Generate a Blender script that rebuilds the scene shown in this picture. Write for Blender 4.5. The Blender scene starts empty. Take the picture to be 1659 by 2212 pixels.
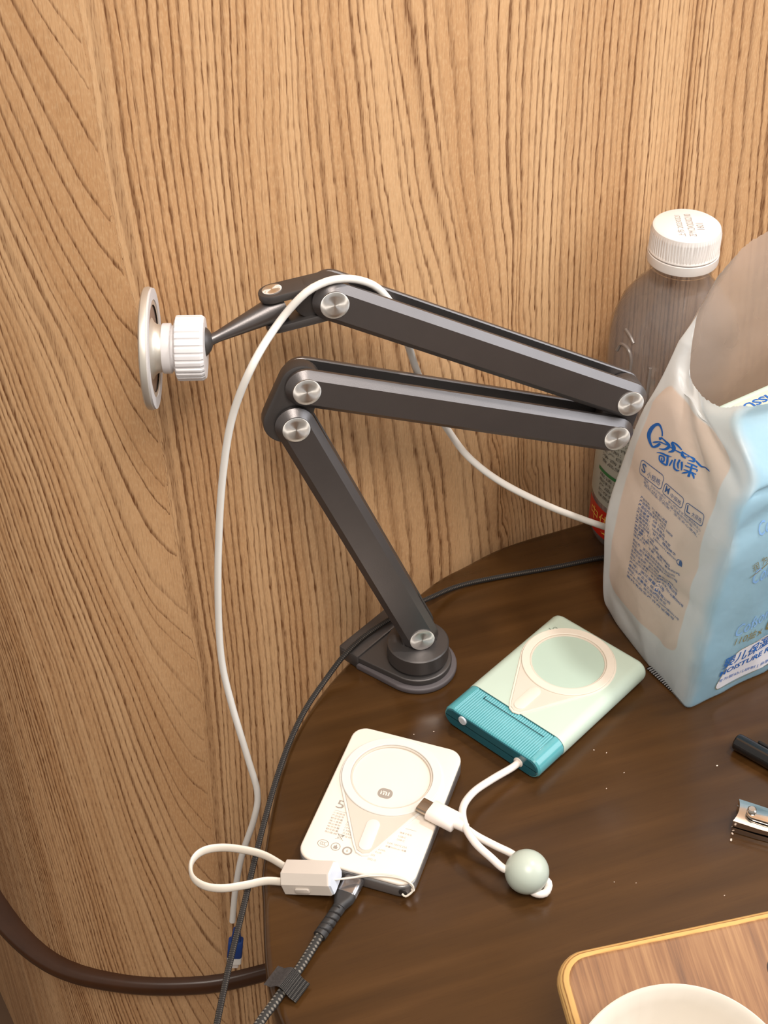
import bpy, bmesh, math, random
from mathutils import Vector, Matrix, noise as mnoise
from mathutils.bvhtree import BVHTree

S = bpy.context.scene
COL = S.collection
R = math.radians
random.seed(7)

# ------------------------------------------------------------------ camera
# world: table top is z = 0, floor is z = -0.75, metres
CAM_H, PITCH, FPX = 0.66, R(40.0), 3300.0
cam_data = bpy.data.cameras.new('camera')
cam = bpy.data.objects.new('camera', cam_data)
COL.objects.link(cam)
cam.location = (0, 0, CAM_H)
cam.rotation_euler = (R(90) - PITCH, 0, 0)
cam_data.sensor_fit = 'VERTICAL'
cam_data.sensor_height = 24.0
cam_data.lens = FPX / 2212.0 * 24.0
cam_data.clip_start = 0.01
S.camera = cam

# ------------------------------------------------------------------ light
S.view_settings.view_transform = 'Standard'
S.view_settings.look = 'None'
S.view_settings.exposure = 0.25
S.view_settings.gamma = 1.0
S.view_settings.use_curve_mapping = False
w = bpy.data.worlds.new('room_world')
S.world = w
w.use_nodes = True
w.node_tree.nodes['Background'].inputs[0].default_value = (1.0, 0.91, 0.82, 1)
w.node_tree.nodes['Background'].inputs[1].default_value = 0.38

def area(name, loc, target, size, power, col):
    d = bpy.data.lights.new(name, 'AREA')
    d.shape = 'DISK'; d.size = size; d.energy = power; d.color = col
    o = bpy.data.objects.new(name, d); COL.objects.link(o)
    o.location = loc
    o.rotation_euler = (Vector(target) - Vector(loc)).to_track_quat('-Z', 'Y').to_euler()
    return o
area('ceiling_lamp', (0.15, -0.20, 1.50), (0.0, 0.65, 0.10), 0.7, 20.0, (1.0, 0.92, 0.83))
area('ceiling_spot', (0.85, 0.75, 1.70), (0.05, 0.6, 0.0), 0.12, 12.0, (1.0, 0.95, 0.90))
area('window_light', (1.50, 0.42, 0.95), (0.05, 0.6, 0.2), 1.3, 13.0, (0.88, 0.94, 1.0))

# ------------------------------------------------------------------ placing helpers
CP, SP = math.cos(PITCH), math.sin(PITCH)
EYE = Vector((0, 0, CAM_H))
def ray(px, py):
    u = (px - 829.5) / FPX; v = (py - 1106.0) / FPX
    return Vector((u, CP - v * SP, -SP - v * CP))
def Z(px, py, z=0.0):
    """point of the horizontal plane at height z seen at a pixel of the photograph"""
    d = ray(px, py); return EYE + d * ((z - CAM_H) / d.z)
def PL(px, py, p0, n):
    d = ray(px, py); n = Vector(n); return EYE + d * ((Vector(p0) - EYE).dot(n) / d.dot(n))
def Y(px, py, y):
    d = ray(px, py); return EYE + d * (y / d.y)

# ------------------------------------------------------------------ materials
class NT:
    def __init__(s, name):
        s.m = bpy.data.materials.new(name); s.m.use_nodes = True
        s.t = s.m.node_tree; s.b = s.t.nodes['Principled BSDF']; s.out = s.t.nodes['Material Output']
    def n(s, kind, **kw):
        nd = s.t.nodes.new(kind)
        for k, v in kw.items(): setattr(nd, k, v)
        return nd
    def put(s, sock, v):
        if isinstance(v, bpy.types.NodeSocket): s.t.links.new(v, sock)
        else: sock.default_value = v
    def math(s, op, a, b=None, c=None, clamp=False):
        nd = s.n('ShaderNodeMath', operation=op); nd.use_clamp = clamp
        s.put(nd.inputs[0], a)
        if b is not None: s.put(nd.inputs[1], b)
        if c is not None: s.put(nd.inputs[2], c)
        return nd.outputs[0]
    def uv(s):
        nd = s.n('ShaderNodeTexCoord'); sp = s.n('ShaderNodeSeparateXYZ')
        s.t.links.new(nd.outputs['UV'], sp.inputs[0]); return sp.outputs[0], sp.outputs[1]
    def obj(s):
        nd = s.n('ShaderNodeTexCoord'); sp = s.n('ShaderNodeSeparateXYZ')
        s.t.links.new(nd.outputs['Object'], sp.inputs[0]); return sp.outputs
    def vec(s, x, y, z=0.0):
        nd = s.n('ShaderNodeCombineXYZ')
        for i, v in enumerate((x, y, z)): s.put(nd.inputs[i], v)
        return nd.outputs[0]
    def noise(s, vec, scale=1.0, detail=2.0, rough=0.5):
        nd = s.n('ShaderNodeTexNoise'); s.put(nd.inputs['Vector'], vec)
        nd.inputs['Scale'].default_value = scale; nd.inputs['Detail'].default_value = detail
        nd.inputs['Roughness'].default_value = rough
        return nd.outputs[0]
    def ramp(s, fac, stops, mode='LINEAR'):
        nd = s.n('ShaderNodeValToRGB'); nd.color_ramp.interpolation = mode
        e = nd.color_ramp.elements
        while len(e) < len(stops): e.new(0.5)
        for i, (p, c) in enumerate(stops):
            e[i].position = p; e[i].color = tuple(c) + (1.0,) if len(c) == 3 else c
        s.put(nd.inputs[0], fac); return nd.outputs[0]
    def mix(s, fac, a, b):
        nd = s.n('ShaderNodeMix', data_type='RGBA')
        s.put(nd.inputs[0], fac)
        for sock, v in ((nd.inputs[6], a), (nd.inputs[7], b)):
            if isinstance(v, bpy.types.NodeSocket): s.t.links.new(v, sock)
            else: sock.default_value = tuple(v) + (1.0,) if len(v) == 3 else v
        return nd.outputs[2]
    def sstep(s, x, a, b):
        nd = s.n('ShaderNodeMapRange', interpolation_type='SMOOTHSTEP')
        s.put(nd.inputs[0], x); nd.inputs[1].default_value = a; nd.inputs[2].default_value = b
        return nd.outputs[0]
    def bump(s, h, strength, dist):
        nd = s.n('ShaderNodeBump'); nd.inputs['Strength'].default_value = strength
        nd.inputs['Distance'].default_value = dist
        s.put(nd.inputs['Height'], h); s.t.links.new(nd.outputs[0], s.b.inputs['Normal'])
    def sheen(s, f0):
        """Schlick reflectance of a thin film, the same from both of its sides"""
        lw = s.n('ShaderNodeLayerWeight'); lw.inputs[0].default_value = 0.5
        return s.math('MULTIPLY_ADD', s.math('POWER', lw.outputs['Facing'], 5.0), 1.0 - f0, f0)
    def set(s, **kw):
        for k, v in kw.items(): s.put(s.b.inputs[k.replace('_', ' ')], v)

def lin(r, g, b):
    f = lambda c: (c / 255 / 12.92) if c / 255 <= 0.04045 else ((c / 255 + 0.055) / 1.055) ** 2.4
    return (f(r), f(g), f(b))
def c4(c): return tuple(c) + (1.0,)

def plain(name, col, rough=0.5, metal=0.0, var=0.05, scale=60.0, bump=0.0, spec=0.5, coat=0.0, trans=0.0, sss=0.0):
    k = NT(name)
    tc = k.n('ShaderNodeTexCoord')
    nz = k.noise(tc.outputs['Object'], scale, 3.0)
    lo = [max(0, c * (1 - var)) for c in col]; hi = [min(1, c * (1 + var)) for c in col]
    k.t.links.new(k.ramp(nz, [(0.3, lo), (0.7, hi)]), k.b.inputs['Base Color'])
    k.set(Roughness=rough, Metallic=metal, Specular_IOR_Level=spec)
    k.b.inputs['Coat Weight'].default_value = coat
    if trans: k.b.inputs['Transmission Weight'].default_value = trans
    if sss:
        k.b.inputs['Subsurface Weight'].default_value = sss
        k.b.inputs['Subsurface Scale'].default_value = 0.004
    if bump:
        fine = k.noise(tc.outputs['Object'], 1500.0, 2.0)
        k.bump(fine, bump, 0.0003)
    return k.m

def wall_wood():
    """veneer: UVMap = metres along the wall and height; the map 'grain' carries (ring count right of the seam, distance left of it)"""
    k = NT('wood_wall_veneer'); u, v = k.uv()
    gm = k.n('ShaderNodeUVMap'); gm.uv_map = 'grain'; sp = k.n('ShaderNodeSeparateXYZ'); k.t.links.new(gm.outputs[0], sp.inputs[0])
    fr0, d0 = sp.outputs[0], sp.outputs[1]
    cen = lambda q: k.math('SUBTRACT', q, 0.5)
    wob = cen(k.noise(k.vec(k.math('MULTIPLY', u, 16.0), k.math('MULTIPLY', v, 3.2)), 1.0, 2.0))
    wob2 = cen(k.noise(k.vec(k.math('MULTIPLY', u, 70.0), k.math('MULTIPLY', v, 16.0)), 1.0, 2.0))
    jag = cen(k.noise(k.vec(k.math('MULTIPLY', u, 700.0), k.math('MULTIPLY', v, 90.0)), 1.0, 2.0))
    d = k.math('MULTIPLY_ADD', wob2, 0.004, k.math('MULTIPLY_ADD', jag, 0.0016, d0))
    dp = k.math('MAXIMUM', d, 0.0)
    fl = k.math('SUBTRACT', v, k.math('MULTIPLY', dp, k.math('MULTIPLY_ADD', dp, 52.0, 1.4)))
    slope = k.math('MULTIPLY_ADD', dp, 104.0, 1.4)
    wl = k.math('MULTIPLY', k.math('SQRT', k.math('MULTIPLY_ADD', slope, slope, 1.0)), 0.075)
    fl = k.math('MULTIPLY_ADD', wob, 0.070, fl)
    fl = k.math('MULTIPLY_ADD', wob2, 0.018, fl)
    fl = k.math('MULTIPLY_ADD', jag, 0.007, fl)
    fl = k.math('DIVIDE', fl, 0.031)
    fr = k.math('MULTIPLY_ADD', wob, 1.1, fr0)
    fr = k.math('MULTIPLY_ADD', wob2, 0.55, fr)
    fr = k.math('MULTIPLY_ADD', jag, 0.34, fr)
    side = k.sstep(d, -0.0012, 0.0012)
    nd = k.n('ShaderNodeMix', data_type='FLOAT')
    k.put(nd.inputs[0], side); k.put(nd.inputs[2], fr); k.put(nd.inputs[3], fl)
    F0 = nd.outputs[0]
    # uneven ring widths
    F = k.math('MULTIPLY_ADD', cen(k.noise(k.vec(k.math('MULTIPLY', F0, 0.55), 7.7), 1.0, 1.0)), 1.7, F0)
    ring = k.math('FLOOR', F); t = k.math('FRACT', F)
    rnd = k.n('ShaderNodeTexWhiteNoise', noise_dimensions='1D'); k.put(rnd.inputs['W'], ring)
    nw = k.n('ShaderNodeMix', data_type='FLOAT')
    k.put(nw.inputs[0], side); nw.inputs[2].default_value = 0.55; k.put(nw.inputs[3], wl)
    tw = k.math('DIVIDE', t, nw.outputs[0])
    line = k.math('MULTIPLY', k.sstep(tw, 0.0, 0.25), k.math('SUBTRACT', 1.0, k.sstep(tw, 0.25, 1.0)))
    amp = k.math('MULTIPLY_ADD', rnd.outputs[0], 0.60, 0.48)
    fade = k.sstep(k.noise(k.vec(k.math('MULTIPLY', u, 40.0), k.math('MULTIPLY', v, 3.0)), 1.0, 2.0), 0.22, 0.60)
    line = k.math('MULTIPLY', k.math('MULTIPLY', line, amp), k.math('MULTIPLY_ADD', fade, 0.65, 0.35))
    pore = k.noise(k.vec(k.math('MULTIPLY', u, 1500.0), k.math('MULTIPLY', v, 85.0)), 1.0, 2.0, 0.6)
    pores = k.sstep(pore, 0.48, 0.68)
    fleck = k.sstep(k.noise(k.vec(k.math('MULTIPLY', u, 1000.0), k.math('MULTIPLY', v, 300.0)), 1.0, 2.0), 0.42, 0.75)
    dark = k.math('ADD', k.math('MULTIPLY', line, k.math('MULTIPLY_ADD', pores, 0.36, 0.82)),
                  k.math('MULTIPLY', pores, k.math('MULTIPLY_ADD', line, 0.25, 0.22)), clamp=True)
    broad = k.noise(k.vec(k.math('MULTIPLY_ADD', F0, 0.16, k.math('MULTIPLY', u, 5.0)), k.math('MULTIPLY', v, 1.1)), 1.0, 3.0)
    pale = k.mix(k.sstep(broad, 0.30, 0.70), lin(194, 148, 104), lin(217, 175, 131))
    pale = k.mix(k.math('MULTIPLY', fleck, 0.30), pale, lin(228, 194, 152))
    col = k.mix(dark, pale, lin(116, 76, 45))
    k.t.links.new(col, k.b.inputs['Base Color'])
    k.set(Roughness=0.52, Specular_IOR_Level=0.35)
    k.bump(k.math('MULTIPLY', dark, -1.0), 0.35, 0.0004)
    return k.m

def table_wood():
    k = NT('dark_table_wood'); o = k.obj()
    a = k.math('ADD', k.math('MULTIPLY', o[0], 0.94), k.math('MULTIPLY', o[1], 0.33))
    b = k.math('ADD', k.math('MULTIPLY', o[0], -0.33), k.math('MULTIPLY', o[1], 0.94))
    g = k.noise(k.vec(k.math('MULTIPLY', a, 7.0), k.math('MULTIPLY', b, 90.0)), 1.0, 4.0)
    f = k.noise(k.vec(k.math('MULTIPLY', a, 60.0), k.math('MULTIPLY', b, 1200.0)), 1.0, 3.0)
    col = k.ramp(g, [(0.30, lin(58, 37, 16)), (0.55, lin(68, 44, 20)), (0.75, lin(78, 52, 26))])
    col = k.mix(k.math('MULTIPLY', k.sstep(f, 0.5, 0.8), 0.25), col, lin(44, 22, 10))
    k.t.links.new(col, k.b.inputs['Base Color'])
    sm = k.noise(k.vec(o[0], o[1], o[2]), 22.0, 3.0)
    k.set(Roughness=k.math('MULTIPLY_ADD', sm, 0.14, 0.15), Specular_IOR_Level=0.5)
    k.bump(f, 0.05, 0.0002)
    return k.m

def braid(name, dark, light, pitch, dens=0.5):
    k = NT(name); u, v = k.uv()
    a = k.math('SINE', k.math('MULTIPLY_ADD', u, 2 * math.pi / pitch, k.math('MULTIPLY', v, 4 * math.pi)))
    b = k.math('SINE', k.math('MULTIPLY_ADD', u, 2 * math.pi / pitch, k.math('MULTIPLY', v, -4 * math.pi)))
    m = k.math('MULTIPLY', a, b)
    k.t.links.new(k.mix(k.sstep(m, dens - 0.25, dens + 0.15), dark, light), k.b.inputs['Base Color'])
    k.set(Roughness=0.75)
    k.bump(m, 0.5, 0.0004)
    return k.m

def brushed_radial(name):
    k = NT(name); o = k.n('ShaderNodeTexCoord')
    tg = k.n('ShaderNodeTangent', direction_type='UV_MAP')
    k.set(Roughness=0.30, Metallic=1.0, Base_Color=c4((0.90, 0.88, 0.85)))
    k.b.inputs['Anisotropic'].default_value = 0.9
    k.t.links.new(tg.outputs[0], k.b.inputs['Tangent'])
    u, v = k.uv()
    rr = k.noise(k.vec(k.math('MULTIPLY', v, 900.0), 0.0), 1.0, 2.0)
    k.put(k.b.inputs['Roughness'], k.math('MULTIPLY_ADD', rr, 0.15, 0.36))
    return k.m

def bag_plastic(name, printed=True):
    k = NT(name); u, v = k.uv()       # u: running width in metres from the left rear corner, v: height
    tc = k.n('ShaderNodeTexCoord')
    white = lin(233, 236, 237)
    if True:
        nz = k.math('MULTIPLY', k.math('SUBTRACT', k.noise(tc.outputs['Object'], 26.0, 2.0), 0.5), 0.020)
        blue_m = k.sstep(k.math('ADD', u, nz), 0.093, 0.108)
        vv = k.sstep(v, 0.02, 0.17)
        blue = k.mix(vv, lin(168, 210, 232), lin(186, 228, 252))
        back = k.math('GREATER_THAN', u, 0.27)
        blue_m = k.math('MULTIPLY', blue_m, k.math('SUBTRACT', 1.0, back))
        col = k.mix(blue_m, white, blue)
        col = k.mix(back, col, lin(224, 204, 190))  # white film at the back, tinted warm for wall light coming through
        # clear peach window on the end panel: rounded rectangle
        dx = k.math('MAXIMUM', k.math('SUBTRACT', k.math('ABSOLUTE', k.math('SUBTRACT', u, 0.047)), 0.026), 0.0)
        dy = k.math('MAXIMUM', k.math('SUBTRACT', k.math('ABSOLUTE', k.math('SUBTRACT', v, 0.098)), 0.062), 0.0)
        dd = k.math('SQRT', k.math('ADD', k.math('MULTIPLY', dx, dx), k.math('MULTIPLY', dy, dy)))
        win = k.math('SUBTRACT', 1.0, k.sstep(dd, 0.0090, 0.0105))
        col = k.mix(win, col, lin(238, 219, 205))
    df = k.n('ShaderNodeBsdfDiffuse'); tl = k.n('ShaderNodeBsdfTranslucent')
    tr = k.n('ShaderNodeBsdfTransparent'); gl = k.n('ShaderNodeBsdfGlossy')
    gl.inputs['Roughness'].default_value = 0.38
    k.t.links.new(col, df.inputs[0]); k.t.links.new(col, tl.inputs[0])
    m1 = k.n('ShaderNodeMixShader'); m1.inputs[0].default_value = 0.48
    k.t.links.new(df.outputs[0], m1.inputs[1]); k.t.links.new(tl.outputs[0], m1.inputs[2])
    fs = k.n('ShaderNodeBsdfRefraction'); fs.inputs['IOR'].default_value = 1.25; fs.inputs['Roughness'].default_value = 0.55
    fs.inputs[0].default_value = c4((0.93, 0.90, 0.88))
    m0 = k.n('ShaderNodeMixShader'); m0.inputs[0].default_value = 0.22
    k.t.links.new(fs.outputs[0], m0.inputs[1]); k.t.links.new(tr.outputs[0], m0.inputs[2])
    m2 = k.n('ShaderNodeMixShader'); k.put(m2.inputs[0], k.math('MULTIPLY_ADD', back, 0.38, 0.06))
    k.t.links.new(m1.outputs[0], m2.inputs[1]); k.t.links.new(m0.outputs[0], m2.inputs[2])
    m3 = k.n('ShaderNodeMixShader'); k.put(m3.inputs[0], k.sheen(0.04))
    k.t.links.new(m2.outputs[0], m3.inputs[1]); k.t.links.new(gl.outputs[0], m3.inputs[2])
    wr = k.noise(tc.outputs['Object'], 45.0, 3.0)
    bp = k.n('ShaderNodeBump'); bp.inputs['Strength'].default_value = 0.35; bp.inputs['Distance'].default_value = 0.003
    k.t.links.new(wr, bp.inputs['Height'])
    for nd in (df, tl, gl): k.t.links.new(bp.outputs[0], nd.inputs['Normal'])
    k.t.links.new(m3.outputs[0], k.out.inputs[0])
    return k.m

def clear_plastic(name, tint, refl=1.0):
    k = NT(name)
    tr = k.n('ShaderNodeBsdfTransparent'); tr.inputs[0].default_value = c4(tint)
    gl = k.n('ShaderNodeBsdfGlossy'); gl.inputs['Roughness'].default_value = 0.06
    nz = k.noise(k.n('ShaderNodeTexCoord').outputs['Object'], 70.0, 2.0)
    bp = k.n('ShaderNodeBump'); bp.inputs['Strength'].default_value = 0.15; bp.inputs['Distance'].default_value = 0.002
    k.t.links.new(nz, bp.inputs['Height']); k.t.links.new(bp.outputs[0], gl.inputs['Normal'])
    mx = k.n('ShaderNodeMixShader')
    k.put(mx.inputs[0], k.math('MULTIPLY', k.sheen(0.045), refl))
    k.t.links.new(tr.outputs[0], mx.inputs[1]); k.t.links.new(gl.outputs[0], mx.inputs[2])
    k.t.links.new(mx.outputs[0], k.out.inputs[0])
    return k.m

def water_mat():
    k = NT('water')
    tr = k.n('ShaderNodeBsdfTransparent'); tr.inputs[0].default_value = c4((0.80, 0.79, 0.82))
    rf = k.n('ShaderNodeBsdfRefraction'); rf.inputs['IOR'].default_value = 1.33; rf.inputs['Roughness'].default_value = 0.02
    df = k.n('ShaderNodeBsdfDiffuse'); df.inputs[0].default_value = c4((0.36, 0.345, 0.345))
    nz = k.noise(k.n('ShaderNodeTexCoord').outputs['Object'], 30.0, 2.0)
    bp = k.n('ShaderNodeBump'); bp.inputs['Strength'].default_value = 0.1; bp.inputs['Distance'].default_value = 0.003
    k.t.links.new(nz, bp.inputs['Height']); k.t.links.new(bp.outputs[0], rf.inputs['Normal'])
    a = k.n('ShaderNodeMixShader'); a.inputs[0].default_value = 0.10
    k.t.links.new(tr.outputs[0], a.inputs[1]); k.t.links.new(rf.outputs[0], a.inputs[2])
    b = k.n('ShaderNodeMixShader'); b.inputs[0].default_value = 0.24
    k.t.links.new(a.outputs[0], b.inputs[1]); k.t.links.new(df.outputs[0], b.inputs[2])
    k.t.links.new(b.outputs[0], k.out.inputs[0])
    return k.m

def ply_face():
    k = NT('plywood_face'); o = k.obj()
    a = k.math('ADD', k.math('MULTIPLY', o[0], 0.972), k.math('MULTIPLY', o[1], 0.234))
    b = k.math('ADD', k.math('MULTIPLY', o[0], -0.234), k.math('MULTIPLY', o[1], 0.972))
    g = k.noise(k.vec(k.math('MULTIPLY', a, 620.0), k.math('MULTIPLY', b, 22.0), k.math('MULTIPLY', o[2], 22.0)), 1.0, 4.0, 0.6)
    h = k.noise(k.vec(k.math('MULTIPLY', a, 45.0), k.math('MULTIPLY', b, 8.0), k.math('MULTIPLY', o[2], 8.0)), 1.0, 3.0)
    col = k.ramp(k.math('MULTIPLY_ADD', h, 0.5, k.math('MULTIPLY', g, 0.5)),
                 [(0.32, lin(88, 54, 27)), (0.48, lin(130, 87, 48)), (0.66, lin(162, 120, 76))])
    k.t.links.new(col, k.b.inputs['Base Color']); k.set(Roughness=0.5); k.bump(g, 0.15, 0.0004)
    return k.m
def ply_edge():
    k = NT('plywood_edge'); u, v = k.uv()
    nz = k.noise(k.vec(k.math('MULTIPLY', u, 90.0), k.math('MULTIPLY', v, 3.0)), 1.0, 2.0)
    t = k.math('FRACT', k.math('MULTIPLY_ADD', nz, 0.5, k.math('MULTIPLY', v, 3.0)))
    col = k.ramp(t, [(0.0, lin(150, 104, 56)), (0.22, lin(226, 184, 118)), (0.75, lin(216, 170, 104)), (1.0, lin(132, 88, 46))])
    k.t.links.new(col, k.b.inputs['Base Color']); k.set(Roughness=0.5)
    return k.m

# ------------------------------------------------------------------ object helpers
def link(o): COL.objects.link(o); return o
def thing(name, label, cat, loc, group=None):
    o = bpy.data.objects.new(name, None); link(o)
    o.location = loc; o.empty_display_size = 0.01
    o['label'] = label; o['category'] = cat
    if group: o['group'] = group
    return o
def root_loc(p):
    while p.parent: p = p.parent
    return Vector(p.location)
def part(name, bm, mat, parent=None, smooth=True, label=None, sharp=35):
    off = root_loc(parent) if parent is not None else Vector((0, 0, 0))
    if off.length: bmesh.ops.translate(bm, verts=bm.verts, vec=-off)
    me = bpy.data.meshes.new(name); bm.to_mesh(me); bm.free()
    for m in (mat if isinstance(mat, (list, tuple)) else [mat]): me.materials.append(m)
    o = bpy.data.objects.new(name, me); link(o)
    if parent is not None: o.parent = parent
    if smooth:
        me.shade_smooth()
        me.set_sharp_from_angle(angle=R(sharp))
    if label: o['label'] = label
    return o
def tag(o, label, cat, group=None):
    o['label'] = label; o['category'] = cat
    if group: o['group'] = group
    return o

def catmull(pts, n=12, closed=False):
    pts = [Vector(p) for p in pts]; out = []; N = len(pts)
    segs = N if closed else N - 1
    for i in range(segs):
        p1, p2 = pts[i], pts[(i + 1) % N]
        p0 = pts[i - 1] if (closed or i > 0) else p1 * 2 - p2
        p3 = pts[(i + 2) % N] if (closed or i + 2 < N) else p2 * 2 - p1
        for j in range(n):
            t = j / n
            out.append(0.5 * ((2 * p1) + (p2 - p0) * t + (2 * p0 - 5 * p1 + 4 * p2 - p3) * t * t + (3 * p1 - p0 - 3 * p2 + p3) * t ** 3))
    if not closed: out.append(pts[-1].copy())
    return out
def even(pts, step):
    L = [0.0]
    for a, b in zip(pts, pts[1:]): L.append(L[-1] + (b - a).length)
    n = max(2, int(round(L[-1] / step))); out = []; j = 0
    for i in range(n + 1):
        d = L[-1] * i / n
        while j < len(L) - 2 and L[j + 1] < d: j += 1
        s = (d - L[j]) / max(1e-9, L[j + 1] - L[j]); out.append(pts[j].lerp(pts[j + 1], min(1, max(0, s))))
    return out
def tube_bm(path, r, seg=12, caps=True, flat=None, up=None, rfun=None, closed=False):
    """sweep a round (or flat, rx,ry) section along path; UV = (length, turn)"""
    bm = bmesh.new(); uvl = bm.loops.layers.uv.new('UVMap'); rings = []; L = 0.0; n = len(path)
    T = []
    for i in range(n):
        a = path[(i - 1) % n] if (closed or i) else path[i]; b = path[(i + 1) % n] if (closed or i < n - 1) else path[i]
        T.append((b - a).normalized())
    nrm = T[0].orthogonal().normalized() if up is None else None
    lens = []
    for i, p in enumerate(path):
        if i: L += (p - path[i - 1]).length
        lens.append(L)
        if up is None:
            nrm = (nrm - T[i] * nrm.dot(T[i])).normalized(); nn = nrm
        else:
            nn = (Vector(up) - T[i] * Vector(up).dot(T[i])).normalized()
        bb = T[i].cross(nn)
        rx, ry = flat if flat else (r, r)
        if rfun: s = rfun(i / (n - 1), L); rx *= s; ry *= s
        rings.append([bm.verts.new(p + nn * (rx * math.cos(2 * math.pi * k / seg)) + bb * (ry * math.sin(2 * math.pi * k / seg))) for k in range(seg)])
    m = n if closed else n - 1
    for i in range(m):
        for k in range(seg):
            j = (i + 1) % n
            f = bm.faces.new((rings[i][k], rings[i][(k + 1) % seg], rings[j][(k + 1) % seg], rings[j][k]))
            for lp, (uu, vv) in zip(f.loops, ((lens[i], k / seg), (lens[i], (k + 1) / seg), (lens[j], (k + 1) / seg), (lens[j], k / seg))):
                lp[uvl].uv = (uu, vv)
    if caps and not closed:
        bm.faces.new(rings[0][::-1]); bm.faces.new(rings[-1])
    bmesh.ops.recalc_face_normals(bm, faces=bm.faces)
    return bm
def lathe_bm(prof, M=None, seg=48, close=True, rmod=None):
    """prof: list of (r, z); z axis of M; UV = (turn, arc)"""
    bm = bmesh.new(); uvl = bm.loops.layers.uv.new('UVMap'); rings = []; M = M or Matrix()
    for i, (r, z) in enumerate(prof):
        if r < 1e-6: rings.append([bm.verts.new(M @ Vector((0, 0, z)))] * seg)
        else:
            rings.append([bm.verts.new(M @ Vector((math.cos(a) * (r * (rmod(i, a) if rmod else 1)), math.sin(a) * (r * (rmod(i, a) if rmod else 1)), z)))
                          for a in (2 * math.pi * k / seg for k in range(seg))])
    arc = 0.0
    for i in range(len(prof) - 1):
        a2 = arc + math.hypot(prof[i + 1][0] - prof[i][0], prof[i + 1][1] - prof[i][1])
        for k in range(seg):
            q = [rings[i][k], rings[i][(k + 1) % seg], rings[i + 1][(k + 1) % seg], rings[i + 1][k]]
            uvs = [(k / seg, arc), ((k + 1) / seg, arc), ((k + 1) / seg, a2), (k / seg, a2)]
            vs, us = [], []
            for vtx, uu in zip(q, uvs):
                if vtx not in vs: vs.append(vtx); us.append(uu)
            if len(vs) >= 3:
                f = bm.faces.new(vs)
                for lp, uu in zip(f.loops, us): lp[uvl].uv = uu
        arc = a2
    if close:
        for rg, rev in ((rings[0], True), (rings[-1], False)):
            if len(set(rg)) > 2: bm.faces.new(rg[::-1] if rev else rg)
    bmesh.ops.recalc_face_normals(bm, faces=bm.faces)
    return bm
def frame(o, x, y, z):
    x, y, z = Vector(x), Vector(y), Vector(z)
    return Matrix(((x.x, y.x, z.x, o[0]), (x.y, y.y, z.y, o[1]), (x.z, y.z, z.z, o[2]), (0, 0, 0, 1)))
def axis_frame(o, z):
    z = Vector(z).normalized(); x = z.orthogonal().normalized(); return frame(o, x, z.cross(x), z)
def prism_bm(layers, M=None):
    """layers: list of (outline, z): outlines with equal point counts stacked, capped"""
    bm = bmesh.new(); M = M or Matrix(); uvl = bm.loops.layers.uv.new('UVMap')
    rings = [[bm.verts.new(M @ Vector((x, y, z))) for x, y in ol] for ol, z in layers]
    n = len(rings[0])
    for q, (a, b) in enumerate(zip(rings, rings[1:])):
        L = 0.0
        for k in range(n):
            dl = (a[(k + 1) % n].co - a[k].co).length
            f = bm.faces.new((a[k], a[(k + 1) % n], b[(k + 1) % n], b[k]))
            for lp, uu in zip(f.loops, ((L, q), (L + dl, q), (L + dl, q + 1), (L, q + 1))): lp[uvl].uv = (uu[0], uu[1] / (len(rings) - 1))
            L += dl
    bm.faces.new(rings[0][::-1]); bm.faces.new(rings[-1])
    bmesh.ops.recalc_face_normals(bm, faces=bm.faces)
    return bm
def rrect(w, h, r, n=6, cx=0, cy=0):
    out = []
    for sx, sy, a0 in ((1, 1, 0), (-1, 1, 90), (-1, -1, 180), (1, -1, 270)):
        for i in range(n + 1):
            a = R(a0 + 90 * i / n); out.append((cx + sx * (w / 2 - r) + r * math.cos(a), cy + sy * (h / 2 - r) + r * math.sin(a)))
    return out
def capsule(p, q, rp, rq, n=14):
    """hull outline of two circles"""
    p, q = Vector(p), Vector(q); d = q - p; L = d.length; a = math.atan2(d.y, d.x)
    k = math.acos(max(-1, min(1, (rp - rq) / L))); out = []
    for i in range(n + 1):
        t = a - k + 2 * k * i / n; out.append((q.x + rq * math.cos(t), q.y + rq * math.sin(t)))
    for i in range(n + 1):
        t = a + k + (2 * math.pi - 2 * k) * i / n; out.append((p.x + rp * math.cos(t), p.y + rp * math.sin(t)))
    return out
def bevel_slab(ol_fun, z0, z1, e, n=3):
    """layers of a slab with rounded rims; ol_fun(inset) gives the outline"""
    L = []
    for i in range(n + 1):
        a = math.pi / 2 * i / n; L.append((ol_fun(e * (1 - math.sin(a))), z0 + e * (1 - math.cos(a))))
    for i in range(n + 1):
        a = math.pi / 2 * i / n; L.append((ol_fun(e * (1 - math.cos(a))), z1 - e * (1 - math.sin(a))))
    return L

# text: lines of print become flat meshes
def text_geo(body, size=1.0, shear=0.0, bold=0.0, align='LEFT', spacing=1.0):
    cu = bpy.data.curves.new('t', 'FONT'); cu.body = body; cu.size = size; cu.shear = shear
    cu.offset = bold; cu.align_x = align; cu.space_character = spacing; cu.resolution_u = 2
    o = bpy.data.objects.new('t', cu); link(o)
    dg = bpy.context.evaluated_depsgraph_get()
    me = o.evaluated_get(dg).to_mesh()
    vs = [(v.co.x, v.co.y) for v in me.vertices]; fs = [tuple(p.vertices) for p in me.polygons]
    o.evaluated_get(dg).to_mesh_clear()
    bpy.data.objects.remove(o); bpy.data.curves.remove(cu)
    return vs, fs
def add_geo(bm, geo, fn):
    vs, fs = geo; nv = [bm.verts.new(fn(x, y)) for x, y in vs]
    for f in fs:
        try: bm.faces.new([nv[i] for i in f])
        except ValueError: pass
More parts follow.
